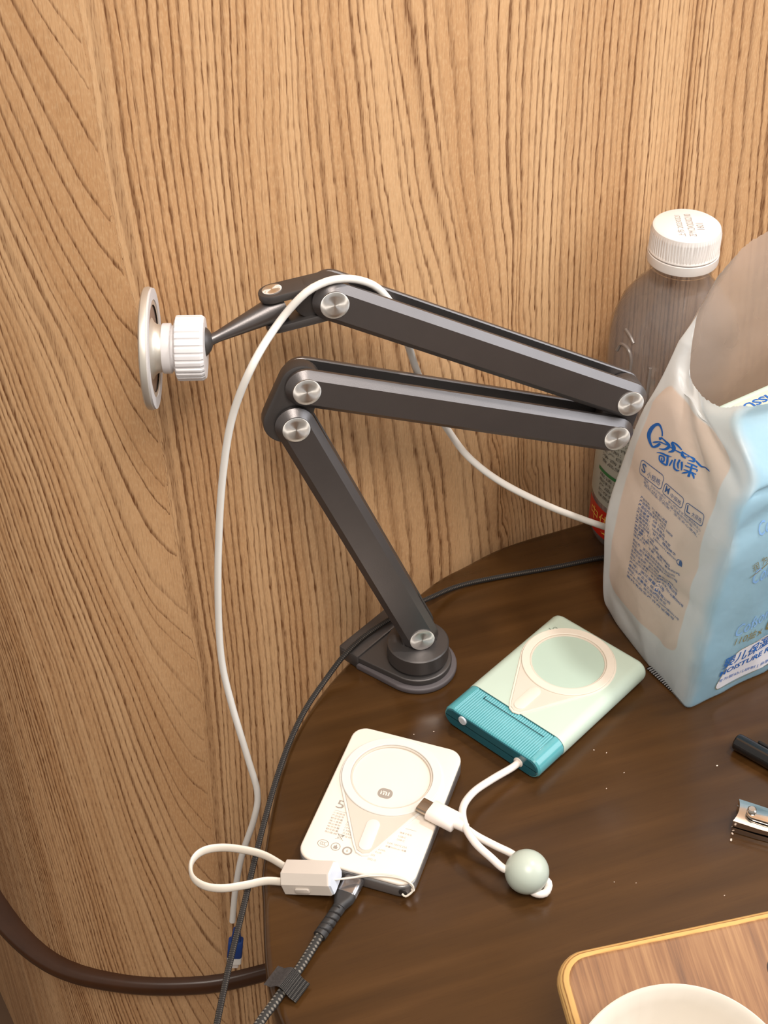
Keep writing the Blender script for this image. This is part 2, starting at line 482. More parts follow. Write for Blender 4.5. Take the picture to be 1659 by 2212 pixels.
def fit_text(body, width, height=None, **kw):
    vs, fs = text_geo(body, 1.0, **kw)
    x0 = min(v[0] for v in vs); x1 = max(v[0] for v in vs); y0 = min(v[1] for v in vs); y1 = max(v[1] for v in vs)
    sx = width / (x1 - x0); sy = (height / (y1 - y0)) if height else sx
    return [((x - x0) * sx, (y - y0) * sy) for x, y in vs], fs
def ring_geo(r0, r1, n=28, cx=0, cy=0, ky=1.0):
    vs = []; fs = []
    for k in range(n):
        a = 2 * math.pi * k / n
        vs += [(cx + r0 * math.cos(a), cy + ky * r0 * math.sin(a)), (cx + r1 * math.cos(a), cy + ky * r1 * math.sin(a))]
        j = (k + 1) % n; fs.append((2 * k, 2 * k + 1, 2 * j + 1, 2 * j))
    return vs, fs
def outline_geo(ol, wd):
    """thin band following a closed outline"""
    n = len(ol); vs = []; fs = []
    for i in range(n):
        a, b, c = Vector(ol[i - 1]), Vector(ol[i]), Vector(ol[(i + 1) % n])
        t = (c - a).normalized(); nn = Vector((-t.y, t.x)) * wd / 2
        vs += [tuple(b + nn), tuple(b - nn)]; j = (i + 1) % n; fs.append((2 * i, 2 * i + 1, 2 * j + 1, 2 * j))
    return vs, fs
def stroke_geo(pts, n=6):
    """brush stroke: pts = (x, y, width)"""
    P = catmull([Vector((x, y, ww)) for x, y, ww in pts], n); vs = []; fs = []
    for i, q in enumerate(P):
        a = P[max(0, i - 1)]; b = P[min(len(P) - 1, i + 1)]
        t = Vector((b.x - a.x, b.y - a.y)); t = t.normalized() if t.length > 1e-9 else Vector((1, 0)); nn = Vector((-t.y, t.x)) * max(q.z, 1e-6) / 2
        vs += [(q.x + nn.x, q.y + nn.y), (q.x - nn.x, q.y - nn.y)]
        if i: fs.append((2 * i - 2, 2 * i - 1, 2 * i + 1, 2 * i))
    return vs, fs

# ------------------------------------------------------------------ the room
WALL_PLAN = [(-0.9, 1.75), (-0.62, 1.28), (-0.45, 0.985), (-0.36, 0.83), (-0.308, 0.744), (-0.257, 0.688), (-0.201, 0.667), (-0.14, 0.665),
             (-0.092, 0.676), (-0.04, 0.695), (0.03, 0.729), (0.09, 0.768), (0.14, 0.800), (0.25, 0.861), (0.45, 0.95), (0.9, 1.15), (1.6, 1.42)]
wall_path = even(catmull([(x, y, 0) for x, y in WALL_PLAN], 16), 0.012)
i0 = min(range(len(wall_path)), key=lambda i: abs(wall_path[i].x))
WL = [0.0]
for a, b in zip(wall_path, wall_path[1:]): WL.append(WL[-1] + (b - a).length)
WL = [q - WL[i0] for q in WL]
def wall_uv(px, py):
    """(metres along the wall, height) of the wall point seen at a pixel"""
    d = ray(px, py)
    for i in range(len(wall_path) - 1):
        a, b = wall_path[i], wall_path[i + 1]; e = b - a
        den = d.x * e.y - d.y * e.x
        if abs(den) < 1e-12: continue
        t = (a.x * e.y - a.y * e.x) / den; q = (a.x * d.y - a.y * d.x) / den
        if t > 0 and -1e-6 <= q <= 1 + 1e-6: return (WL[i] + (WL[i + 1] - WL[i]) * q, CAM_H + d.z * t)
# growth lines of the veneer, read off the photograph as wall coordinates: (ring number, line)
SEAM = [(165, 0), (190, 130), (225, 372), (275, 604), (312, 745), (325, 850), (366, 1061), (383, 1188), (430, 1455), (448, 1660), (470, 1900), (490, 2150)]
GRAIN = [(0.0, SEAM), (9.0, [(385, 0), (405, 300), (440, 560), (500, 1000), (545, 1500), (570, 2000)]), (19.0, [(560, 0), (565, 300), (590, 560), (640, 1000), (680, 1300), (700, 1600)]),
         (26.0, [(665, 0), (680, 230), (695, 400), (708, 560), (750, 900), (790, 1250)]), (36.0, [(863, 0), (897, 211), (926, 400), (990, 654), (1070, 1000), (1100, 1250)]),
         (41.0, [(1040, 0), (1048, 337), (1076, 633), (1105, 1000), (1130, 1250)]), (43.0, [(1095, 0), (1096, 320), (1108, 600), (1122, 1000), (1150, 1250)]),
         (46.0, [(1159, 0), (1146, 159), (1134, 397), (1128, 650), (1135, 1000), (1165, 1250)]), (66.0, [(1433, 0), (1397, 437), (1360, 900), (1330, 1200)]),
         (78.0, [(1540, 0), (1500, 437), (1450, 900), (1420, 1200)]), (83.0, [(1650, 0), (1610, 500), (1570, 900), (1540, 1200)])]
GRAIN = [(f, sorted((wall_uv(*q) for q in pts), key=lambda q: q[1])) for f, pts in GRAIN]
def along(pts, v):
    if v <= pts[0][1]: return pts[0][0]
    for (ua, va), (ub, vb) in zip(pts, pts[1:]):
        if v <= vb: return ua + (ub - ua) * (v - va) / (vb - va)
    return pts[-1][0]
def grain(u, v):
    us = [(f, along(p, v)) for f, p in GRAIN]
    d = us[0][1] - u
    if u <= us[0][1]: return us[0][0] - d / 0.008, d
    for (fa, a), (fb, b) in zip(us, us[1:]):
        if u <= b: return fa + (fb - fa) * (u - a) / max(1e-4, b - a), d
    return us[-1][0] + (u - us[-1][1]) / 0.006, d
def build_wall():
    bm = bmesh.new(); uvl = bm.loops.layers.uv.new('UVMap'); gvl = bm.loops.layers.uv.new('grain')
    zs = [-0.75, -0.6] + [-0.5 + 0.025 * i for i in range(49)] + [0.8, 1.1, 1.9]; L = WL
    n = len(wall_path); off = []
    for i in range(n):
        t = (wall_path[min(n - 1, i + 1)] - wall_path[max(0, i - 1)]).normalized(); off.append(Vector((-t.y, t.x, 0)) * 0.03)
    fr = [[bm.verts.new((p.x, p.y, z)) for z in zs] for p in wall_path]
    gr = [[grain(L[i], z) for z in zs] for i in range(n)]
    bk = [[bm.verts.new((p.x + o.x, p.y + o.y, z)) for z in (zs[0], zs[-1])] for p, o in zip(wall_path, off)]
    for i in range(n - 1):
        for j in range(len(zs) - 1):
            f = bm.faces.new((fr[i][j], fr[i + 1][j], fr[i + 1][j + 1], fr[i][j + 1]))
            for lp, (a, b) in zip(f.loops, ((i, j), (i + 1, j), (i + 1, j + 1), (i, j + 1))): lp[uvl].uv = (L[a], zs[b]); lp[gvl].uv = gr[a][b]
        bm.faces.new((bk[i + 1][0], bk[i][0], bk[i][1], bk[i + 1][1]))
        bm.faces.new((fr[i][-1], fr[i + 1][-1], bk[i + 1][1], bk[i][1]))
        bm.faces.new((fr[i + 1][0], fr[i][0], bk[i][0], bk[i + 1][0]))
    o = part('wall_back', bm, wall_wood()); o['kind'] = 'structure'
    o['label'] = 'curved wall faced with brown striped wood veneer'
build_wall()

# dark bumper rail running round the curved wall below the table
def build_rail():
    ctrl = [(-0.62, 1.28, 22), (-0.45, 0.985, 22), (-0.36, 0.83, 21), (-0.308, 0.744, 19), (-0.257, 0.688, 13), (-0.201, 0.667, 9), (-0.14, 0.665, 8),
            (-0.092, 0.676, 7.5), (-0.04, 0.695, 7.5), (0.03, 0.724, 7.5), (0.14, 0.792, 8), (0.45, 0.95, 8)]
    path = even(catmull(ctrl, 12), 0.4) if False else catmull(ctrl, 12)
    bm = bmesh.new(); rings = []
    for i, p in enumerate(path):
        a, b = path[max(0, i - 1)], path[min(len(path) - 1, i + 1)]
        t = Vector((b.x - a.x, b.y - a.y, 0)).normalized(); out = Vector((t.y, -t.x, 0)); pr = p.z / 1000.0
        base = Vector((p.x, p.y, -0.36)); hh = 0.016
        sec = [(-0.004, 0.0), (pr * 0.55, 0.0), (pr * 0.85, -0.0015), (pr, -0.005), (pr, -hh + 0.005), (pr * 0.85, -hh + 0.0015), (pr * 0.55, -hh), (-0.004, -hh)]
        rings.append([bm.verts.new(base + out * x + Vector((0, 0, z))) for x, z in sec])
    for a, b in zip(rings, rings[1:]):
        for k in range(8): bm.faces.new((a[k], a[(k + 1) % 8], b[(k + 1) % 8], b[k]))
    bm.faces.new(rings[0]); bm.faces.new(rings[-1][::-1])
    bmesh.ops.recalc_face_normals(bm, faces=bm.faces)
    o = part('trim_1', bm, plain('dark_rail', lin(64, 37, 19), 0.32, var=0.1), sharp=60); o['kind'] = 'structure'
    o['label'] = 'dark brown rail running round the curved wall'
build_rail()

bm = bmesh.new(); bmesh.ops.create_grid(bm, x_segments=2, y_segments=2, size=2.4)
bmesh.ops.translate(bm, verts=bm.verts, vec=(0.2, 0.2, -0.75))
fl = part('floor', bm, plain('floor_brown', lin(96, 72, 52), 0.5, var=0.15, scale=8)); fl['kind'] = 'structure'

# ------------------------------------------------------------------ table
M_table = table_wood()
edge_pts = [(0.133, 0.7774), (0.0822, 0.7549), (0.0537, 0.7353), (0.0245, 0.7099), (-0.0249, 0.6423), (-0.048, 0.5978), (-0.0591, 0.5564), (-0.0642, 0.4997),
            (-0.0626, 0.4734), (-0.0583, 0.4325), (-0.0488, 0.404), (-0.028, 0.362), (0.01, 0.315), (0.07, 0.265), (0.16, 0.225), (0.30, 0.205), (0.46, 0.225),
            (0.60, 0.29), (0.69, 0.40), (0.715, 0.52), (0.69, 0.64), (0.61, 0.745), (0.50, 0.81), (0.38, 0.835), (0.27, 0.825), (0.19, 0.803)]
table = thing('side_table', 'dark brown varnished wooden table with a rounded end against the wall', 'table', (0.32, 0.52, -0.75))
top_ol = [(p.x, p.y) for p in catmull([(x, y, 0) for x, y in edge_pts], 8, True)]
def inset(ol, e):
    out = []; n = len(ol)
    for i in range(n):
        a, b = Vector(ol[i - 1]), Vector(ol[(i + 1) % n]); t = (b - a).normalized()
        out.append((ol[i][0] - t.y * -e * SGN, ol[i][1] + t.x * -e * SGN))
    return out
SGN = -1.0 if sum(a[0] * b[1] - b[0] * a[1] for a, b in zip(top_ol, top_ol[1:] + top_ol[:1])) > 0 else 1.0
part('tabletop', prism_bm(bevel_slab(lambda e: inset(top_ol, e), -0.028, 0.0, 0.004)), M_table, table, sharp=50)
part('pedestal', lathe_bm([(0.16, -0.7495), (0.16, -0.735), (0.05, -0.715), (0.035, -0.68), (0.035, -0.07), (0.06, -0.04), (0.10, -0.0282)],
                          Matrix.Translation((0.32, 0.52, 0))), M_table, table)

# ------------------------------------------------------------------ folding stand
M_dark = plain('graphite_aluminium', lin(112, 108, 108), 0.38, metal=0.88, var=0.03, bump=0.10)
M_dark2 = plain('graphite_aluminium_matt', lin(90, 86, 85), 0.44, metal=0.7, var=0.03, bump=0.08)
M_pad = plain('grey_rubber_pad', lin(84, 78, 80), 0.55, var=0.04)
M_cap = brushed_radial('spun_steel')
M_silver = plain('satin_silver', lin(214, 208, 198), 0.45, metal=0.75, var=0.02)
M_knob = plain('white_knob_plastic', lin(216, 213, 214), 0.35, var=0.015)
M_ringface = plain('pale_grey_rubber', lin(196, 192, 192), 0.6, var=0.02)
M_recess = plain('taupe_recess', lin(150, 128, 116), 0.5, metal=0.3, var=0.04)

LEAN = R(4.0)     # the whole arm leans slightly towards the wall
ES = Vector((0.978, 0.21, 0)).normalized(); EW0 = Vector((-0.21, 0.978, 0)).normalized()
ET = Vector((0, 0, 1)) * math.cos(LEAN) + EW0 * math.sin(LEAN); EW = EW0 * math.cos(LEAN) - Vector((0, 0, 1)) * math.sin(LEAN)
A0 = Vector((0.016, 0.632, 0.0))
def arm_M(wz=0.0): return frame(A0 + EW * wz, ES, ET, EW)     # local x along the arm plane, y up, z away from the camera
def AP(px, py, wz=0.0):
    q = PL(px, py, A0 + EW * wz, EW) - A0; return Vector((q.dot(ES), q.dot(ET)))
J = [AP(912, 1382), AP(640, 928), AP(663, 847), AP(1333, 947), AP(1362, 872), AP(723, 659)]
stand = thing('folding_phone_stand', 'dark grey folding arm stand with steel joint caps clamped to the table edge', 'phone stand', (0.0201, 0.6425, 0.0))
LR = 0.0106
puck_c = Vector((0.0201, 0.6425, 0))
# clamp: teardrop plate on the table, straight at the wall side
q1, q2 = Z(737, 1402, 0.009), Z(846, 1300, 0.009)
q1 -= puck_c; q2 -= puck_c
def clamp_ol(r, e, ext=0.0, n=26):
    a, b = Vector((q1.x, q1.y)), Vector((q2.x, q2.y)); out = []
    def tang(p, sgn):
        L = p.length; base = math.atan2(p.y, p.x); return base + sgn * math.acos(min(1, r / L))
    ta, tb = tang(a, 1), tang(b, -1)
    # run from tangent at a, round the front, to the tangent at b
    while tb < ta: tb += 2 * math.pi
    for i in range(n + 1):
        t = ta + (tb - ta) * i / n; out.append((puck_c.x + r * math.cos(t), puck_c.y + r * math.sin(t)))
    mid = (a + b) / 2; dirr = mid.normalized()
    for p in (b, a):
        pp = p - dirr * e + dirr * ext; out.append((puck_c.x + pp.x, puck_c.y + pp.y))
    return out
part('base_pad', prism_bm(bevel_slab(lambda e: clamp_ol(0.0235 - e, e, -0.012), 0.0002, 0.0042, 0.0012)), M_pad, stand, label='grey rubber lip under the clamp plate')
part('clamp_plate', prism_bm(bevel_slab(lambda e: clamp_ol(0.0203 - e, e), 0.0042, 0.0085, 0.0009)), M_dark2, stand, sharp=40)
back_dir = Vector((((q1 + q2) / 2).x, ((q1 + q2) / 2).y, 0)).normalized(); side_dir = Vector((-back_dir.y, back_dir.x, 0))
bc = puck_c + (q1 + q2) / 2
bw = (q1 - q2).length
part('clamp_back', prism_bm(bevel_slab(lambda e: rrect(0.015 - 2 * e, bw * 0.98 - 2 * e, 0.0012, 3), 0.0003, 0.0100, 0.0008, 2),
     frame((bc.x - back_dir.x * 0.0070, bc.y - back_dir.y * 0.0070, 0), back_dir, side_dir, (0, 0, 1))), M_dark2, stand, sharp=40)
sp_c = bc + back_dir * 0.0022
part('clamp_spine', prism_bm(bevel_slab(lambda e: rrect(0.0042 - 2 * e, 0.018 - 2 * e, 0.0012, 3), -0.046, 0.0008, 0.0004, 1), frame((sp_c.x, sp_c.y, 0), back_dir, side_dir, (0, 0, 1))), M_dark2, stand, sharp=40)
jaw_c = puck_c + back_dir * ((q1 + q2) / 2).length * 0.55
part('clamp_jaw', prism_bm(bevel_slab(lambda e: rrect(0.05 - 2 * e, bw * 0.8 - 2 * e, 0.004, 3), -0.046, -0.0395, 0.001, 2),
     frame((jaw_c.x, jaw_c.y, 0), back_dir, side_dir, (0, 0, 1))), M_dark2, stand, sharp=40)
part('clamp_screw', lathe_bm([(0.0, -0.0285), (0.007, -0.0285), (0.007, -0.031), (0.003, -0.031), (0.003, -0.052), (0.009, -0.052), (0.009, -0.058), (0, -0.058)],
     Matrix.Translation(puck_c + back_dir * 0.012), 24, False), M_dark2, stand)
part('swivel_base', lathe_bm([(0.0, 0.0085), (0.0165, 0.0085), (0.0165, 0.0105), (0.0183, 0.0112), (0.0183, 0.0212), (0.0176, 0.0219), (0.0, 0.0219)],
     Matrix.Translation(puck_c), 56, False), M_dark2, stand)
# clevis between swivel and the lower link
J0 = J[0]
part('base_knuckle', prism_bm(bevel_slab(lambda e: [(J0.x - 0.0105 + e, 0.0219), (J0.x + 0.0105 - e, 0.0219), (J0.x + 0.0105 - e, J0.y - 0.003)] +
     [(J0.x + (0.0085 - e) * math.cos(a), J0.y + (0.0085 - e) * math.sin(a)) for a in (math.pi * i / 12 for i in range(13))] + [(J0.x - 0.0105 + e, J0.y - 0.003)],
     0.0055, 0.0145, 0.001, 2), arm_M()), M_dark2, stand, sharp=40)
def link_piece(name, a, b, z0, z1, cham_f, cham_b, mat=M_dark):
    """capsule bar between two pivots; cham = (depth in w, inset) on the front / back rim"""
    f = lambda ins: capsule(a, b, LR - ins, LR - ins)
    Ls = [(f(cham_f[1]), z0), (f(0.0), z0 + cham_f[0]), (f(0.0), z1 - cham_b[0]), (f(cham_b[1]), z1)]
    return part(name, prism_bm(Ls, arm_M()), mat, stand, sharp=28)
CH, TH = (0.0038, 0.0036), (0.0006, 0.0006)
link_piece('lower_link', J[0], J[1], 0.0, 0.0060, CH, TH)
link_piece('lower_link', J[0], J[1], 0.0150, 0.0205, TH, CH)
link_piece('lower_link_web', J[0].lerp(J[1], 0.16), J[0].lerp(J[1], 0.84), 0.0058, 0.0152, TH, TH, M_dark2)
link_piece('middle_link', J[2], J[3], 0.0, 0.0062, CH, TH)
link_piece('middle_link', J[2], J[3], 0.0160, 0.0200, TH, (0.0015, 0.0015))
link_piece('upper_link', J[4], J[5], 0.0, 0.0062, CH, TH)
link_piece('upper_link', J[4], J[5], 0.0160, 0.0200, TH, (0.0015, 0.0015))
def knuckle(a, b, ra, rb, z0, z1):
    part('joint_knuckle', prism_bm(bevel_slab(lambda e: capsule(a, b, ra - e, rb - e), z0, z1, 0.0012, 2), arm_M()), M_dark2, stand, sharp=40)
knuckle(J[1] + Vector((-0.0035, 0.001)), J[2] + Vector((-0.002, 0.001)), 0.0128, 0.0108, 0.0063, 0.0148)
knuckle(J[3], J[4], 0.0106, 0.0106, 0.0064, 0.0158)
def cap(M, r=0.0073, h=0.0007):
    return part('joint_cap', lathe_bm([(r, 0.0012), (r, -h + 0.0002), (r - 0.0003, -h), (r * 0.66, -h), (r * 0.33, -h), (0.0002, -h)], M, 40), M_cap, stand, label='round spun steel joint cap', sharp=50)
for j in J: cap(arm_M() @ Matrix.Translation((j.x, j.y, 0)))
# fork at the upper end, turned a quarter
K = AP(588, 668, 0.0111); J5 = J[5]
part('fork_hub', prism_bm(bevel_slab(lambda e: capsule((J5.x, J5.y), (J5.x - 0.010, J5.y), 0.0105 - e, 0.0095 - e), 0.0066, 0.0156, 0.001, 2), arm_M()), M_dark2, stand, sharp=40)
FD = (Vector((K.x, K.y)) - Vector((J5.x, J5.y))); FL = FD.length
fdir = (ES * FD.x + ET * FD.y).normalized(); fup = EW.cross(fdir); fup = fup if fup.z > 0 else -fup
fbase = A0 + ES * J5.x + ET * J5.y + EW * 0.0111
for sgn in (1, -1):
    z0 = 0.0062 if sgn > 0 else -0.0106
    ol = lambda e: capsule((0.002, 0), (FL - 0.002, 0), 0.0068 - e, 0.0072 - e)
    part('fork_plate', prism_bm(bevel_slab(ol, z0, z0 + 0.0044, 0.0009, 2), frame(fbase, fdir, fup.cross(fdir), fup)), M_dark2, stand, sharp=40)
Kc = fbase + fdir * (FL - 0.002)
cap(frame(Kc + fup * 0.0105, fdir, -fup.cross(fdir), -fup), 0.0050)
# ball rod, knob, magnetic ring
rod_end = Y(448, 738, Kc.y - 0.016)
eye_c = Kc - fup * 0.0
dirr = (rod_end - eye_c)
rod = even([eye_c - dirr.normalized() * 0.004, rod_end], 0.002)
part('ball_rod', tube_bm(rod, 0.0066, 20, rfun=lambda t, L: 1.0 - 0.58 * min(1, max(0, (t - 0.12) / 0.75))), M_dark, stand)
AX = Vector((1.0, 0.03, 0.0)).normalized()
ball_c = rod_end - AX * 0.0060
part('ball', lathe_bm([(0.0090 * math.sin(math.pi * i / 16), -0.0090 * math.cos(math.pi * i / 16)) for i in range(17)], Matrix.Translation(ball_c), 32, False), M_dark2, stand)
MMPX = 0.000233
disc_c = Y(336, 753, ball_c.y - 0.003)
axc = lambda d: disc_c + AX * d
kn0, kn1 = 0.0100, 0.0248
def knob_mod(i, a):
    return 1.0 + (0.022 if (2 <= i <= 7) else 0.0) * (1 if (a * 28 / (2 * math.pi)) % 1.0 < 0.55 else -1)
MX = lambda d: axis_frame(axc(d), AX)
part('ring_disc', lathe_bm([(0.0215, -0.0005), (0.0285, -0.0005), (0.0300, -0.0012), (0.0303, -0.0024), (0.0300, -0.0040), (0.0288, -0.0048), (0.0, -0.0048)],
     MX(0), 72, False), M_silver, stand, sharp=40)
part('ring_face', lathe_bm([(0.0240, -0.0001), (0.0296, -0.0001), (0.0296, -0.0011), (0.0240, -0.0011), (0.0240, -0.0001)], MX(0), 72, False), M_ringface, stand, label='pale grey rubber ring on the silver disc')
part('ring_recess', lathe_bm([(0.0, -0.0014), (0.0242, -0.0014), (0.0242, -0.0024), (0.0, -0.0024)], MX(0), 56, False), M_recess, stand)
part('ring_neck', lathe_bm([(0.0, -0.0014), (0.0152, -0.0014), (0.0132, -0.0004), (0.0121, 0.0010), (0.0116, 0.0034), (0.0116, 0.0050), (0.0, 0.0050)], MX(0), 48, False), M_silver, stand)
part('knob_collar', lathe_bm([(0.0, 0.0038), (0.0122, 0.0038), (0.0124, 0.0044), (0.0124, 0.0078), (0.0112, 0.0086), (0.0112, 0.0104), (0.0, 0.0104)], MX(0), 48, False), M_knob, stand)
part('knob', lathe_bm([(0.0, kn0), (0.0140, kn0), (0.0156, kn0 + 0.0008), (0.0158, kn0 + 0.0018), (0.0158, kn0 + 0.004), (0.0158, kn0 + 0.008), (0.0158, kn1 - 0.002), (0.0157, kn1 - 0.0016), (0.0150, kn1 - 0.0002), (0.0136, kn1), (0.0110, kn1), (0.0, kn1)],
     MX(0), 168, False, knob_mod), M_knob, stand, sharp=30, label='white ribbed tightening knob')

# ------------------------------------------------------------------ white cable hung over the stand
M_white = plain('white_cable_sheath', lin(226, 222, 216), 0.42, var=0.02)
M_blue = plain('blue_plug_plastic', lin(20, 60, 128), 0.4, var=0.05)
M_clear = plain('milky_plug_tip', lin(215, 205, 198), 0.35, var=0.03)
wc = thing('white_cable', 'white charging cable draped over the folding arm, blue plug hanging low', 'cable', (-0.095, 0.585, -0.20))
def armp(px, py, wz): return PL(px, py, A0 + EW * wz, EW)
pts = [Y(502, 1990, 0.585), Y(508, 1925, 0.588), Y(522, 1850, 0.590), Y(549, 1768, 0.592), Y(556, 1712, 0.596), Y(536, 1640, 0.600), Y(500, 1520, 0.606), Y(478, 1420, 0.610), Y(471, 1290, 0.612), Y(473, 1150, 0.613),
       Y(482, 1020, 0.614), Y(502, 900, 0.615), Y(545, 790, 0.616), armp(600, 700, -0.001), armp(655, 637, -0.0005), armp(698, 611, 0.0012), armp(738, 602, 0.0034), armp(780, 606, 0.0085),
       armp(818, 624, 0.0111), armp(850, 665, 0.0112), armp(878, 735, 0.0130), armp(900, 800, 0.0245), armp(928, 870, 0.0345), armp(965, 925, 0.0365), Y(1010, 985, 0.676), Y(1080, 1040, 0.680), Y(1180, 1091, 0.688), Y(1260, 1122, 0.705),
       Y(1316, 1142, 0.720), Y(1342, 1158, 0.727)]
wc_path = even(catmull(pts, 10), 0.004)
part('cord', tube_bm(wc_path, 0.0020, 12), M_white, wc)
pl = Y(505, 2055, 0.583); pdir = (Y(500, 2100, 0.580) - Y(508, 2005, 0.585)).normalized()
p0 = Y(503, 1985, 0.585)
pfr = lambda o: frame(o, Vector((1, 0, 0)), pdir.cross(Vector((1, 0, 0))).normalized(), pdir)
plug_o = Y(508, 2050, 0.583)
part('strain_relief', prism_bm([(rrect(0.0046, 0.0046, 0.0015, 3), -0.019), (rrect(0.0066, 0.0052, 0.0015, 3), -0.009)], frame(plug_o, Vector((1, 0, 0)), pdir.cross(Vector((1, 0, 0))).normalized(), pdir)), M_blue, wc, label='blue tapered sleeve')
part('plug', prism_bm(bevel_slab(lambda e: rrect(0.0098 - 2 * e, 0.0064 - 2 * e, 0.0016, 3), -0.009, 0.0065, 0.0008, 2), pfr(plug_o)), M_blue, wc, label='blue plug housing')
part('plug_collar', prism_bm([(rrect(0.0096, 0.006, 0.0012, 3), 0.0065), (rrect(0.0096, 0.006, 0.0012, 3), 0.012)], pfr(plug_o)), M_white, wc)
part('plug_tip', prism_bm([(rrect(0.0066, 0.0036, 0.0012, 3), 0.012), (rrect(0.0066, 0.0036, 0.0012, 3), 0.0165)], pfr(plug_o)), M_clear, wc)

# ------------------------------------------------------------------ black braided cable along the table edge
bc_ = thing('braided_cable', 'black braided cable lying along the table edge and across the clamp', 'cable', (-0.03, 0.62, 0.0))
pts = [Z(1352, 1232, 0.0018), Z(1338, 1213, 0.0018), Z(1306, 1204, 0.0018), Z(1200, 1225, 0.0018), Z(1060, 1250, 0.0020), Z(985, 1268, 0.0030), Z(930, 1291, 0.0075), Z(885, 1312, 0.0115), Z(845, 1336, 0.0124), Z(790, 1372, 0.0126), Z(745, 1414, 0.0120),
       Z(705, 1466, 0.0060), Z(660, 1532, 0.0025), Z(626, 1602, 0.0018), Z(598, 1680, 0.0016), Z(575, 1760, 0.0012), Z(552, 1850, 0.0008), Z(527, 1955, 0.001), Z(500, 2065, 0.003), Z(478, 2165, 0.006), Z(462, 2250, 0.008), Z(440, 2400, 0.004), Vector((-0.118, 0.325, -0.05)), Vector((-0.128, 0.310, -0.22)), Vector((-0.120, 0.300, -0.50))]
part('cord', tube_bm(even(catmull(pts, 10), 0.003), 0.0016, 12), braid('black_braid', lin(30, 26, 24), lin(82, 74, 66), 0.0026, 0.62), bc_)

# ------------------------------------------------------------------ white power bank
M_wb = plain('white_bank_plastic', lin(232, 221, 208), 0.45, var=0.01, bump=0.03)
M_wside = plain('grey_bank_side', lin(150, 148, 148), 0.32, metal=0.7, var=0.04)
M_stand_l = plain('kickstand_ring_light', lin(220, 216, 210), 0.40, metal=0.0, var=0.01)
M_stand_d = plain('kickstand_plate', lin(204, 194, 181), 0.42, metal=0.0, var=0.015)
M_line = plain('kickstand_edge_line', lin(176, 164, 148), 0.45, var=0.02)
M_print = plain('pale_grey_print', lin(156, 146, 136), 0.6, var=0.03)
WH = 0.0118
cs = [Z(769.5, 1562.7, WH), Z(1004.5, 1625.6, WH), Z(888.3, 1924.2, WH), Z(639.4, 1841.9, WH)]
wcen = sum(cs, Vector()) / 4
wy = ((cs[0] + cs[1]) / 2 - (cs[2] + cs[3]) / 2).normalized(); wx = Vector((wy.y, -wy.x, 0)); wcen.z = 0
WW, WLN = 0.0640, 0.0960
bank = thing('power_bank', 'white power bank with grey print and a round silver kickstand ring', 'power bank', wcen)
WM = frame(wcen, wx, wy, (0, 0, 1))
part('shell', prism_bm(bevel_slab(lambda e: rrect(WW - 2 * e, WLN - 2 * e, 0.0085 - e * 0.9, 7), 0.0004, WH - 0.0026, 0.0016), WM), M_wside, bank, sharp=50, label='grey metal side shell')
part('lid', prism_bm(bevel_slab(lambda e: rrect(WW - 0.0004 - 2 * e, WLN - 0.0004 - 2 * e, 0.0083 - e * 0.9, 7), WH - 0.0025, WH, 0.0011), WM), M_wb, bank, sharp=50)
def inW(px, py, z=WH):
    q = Z(px, py, z) - wcen; return Vector((q.dot(wx), q.dot(wy)))
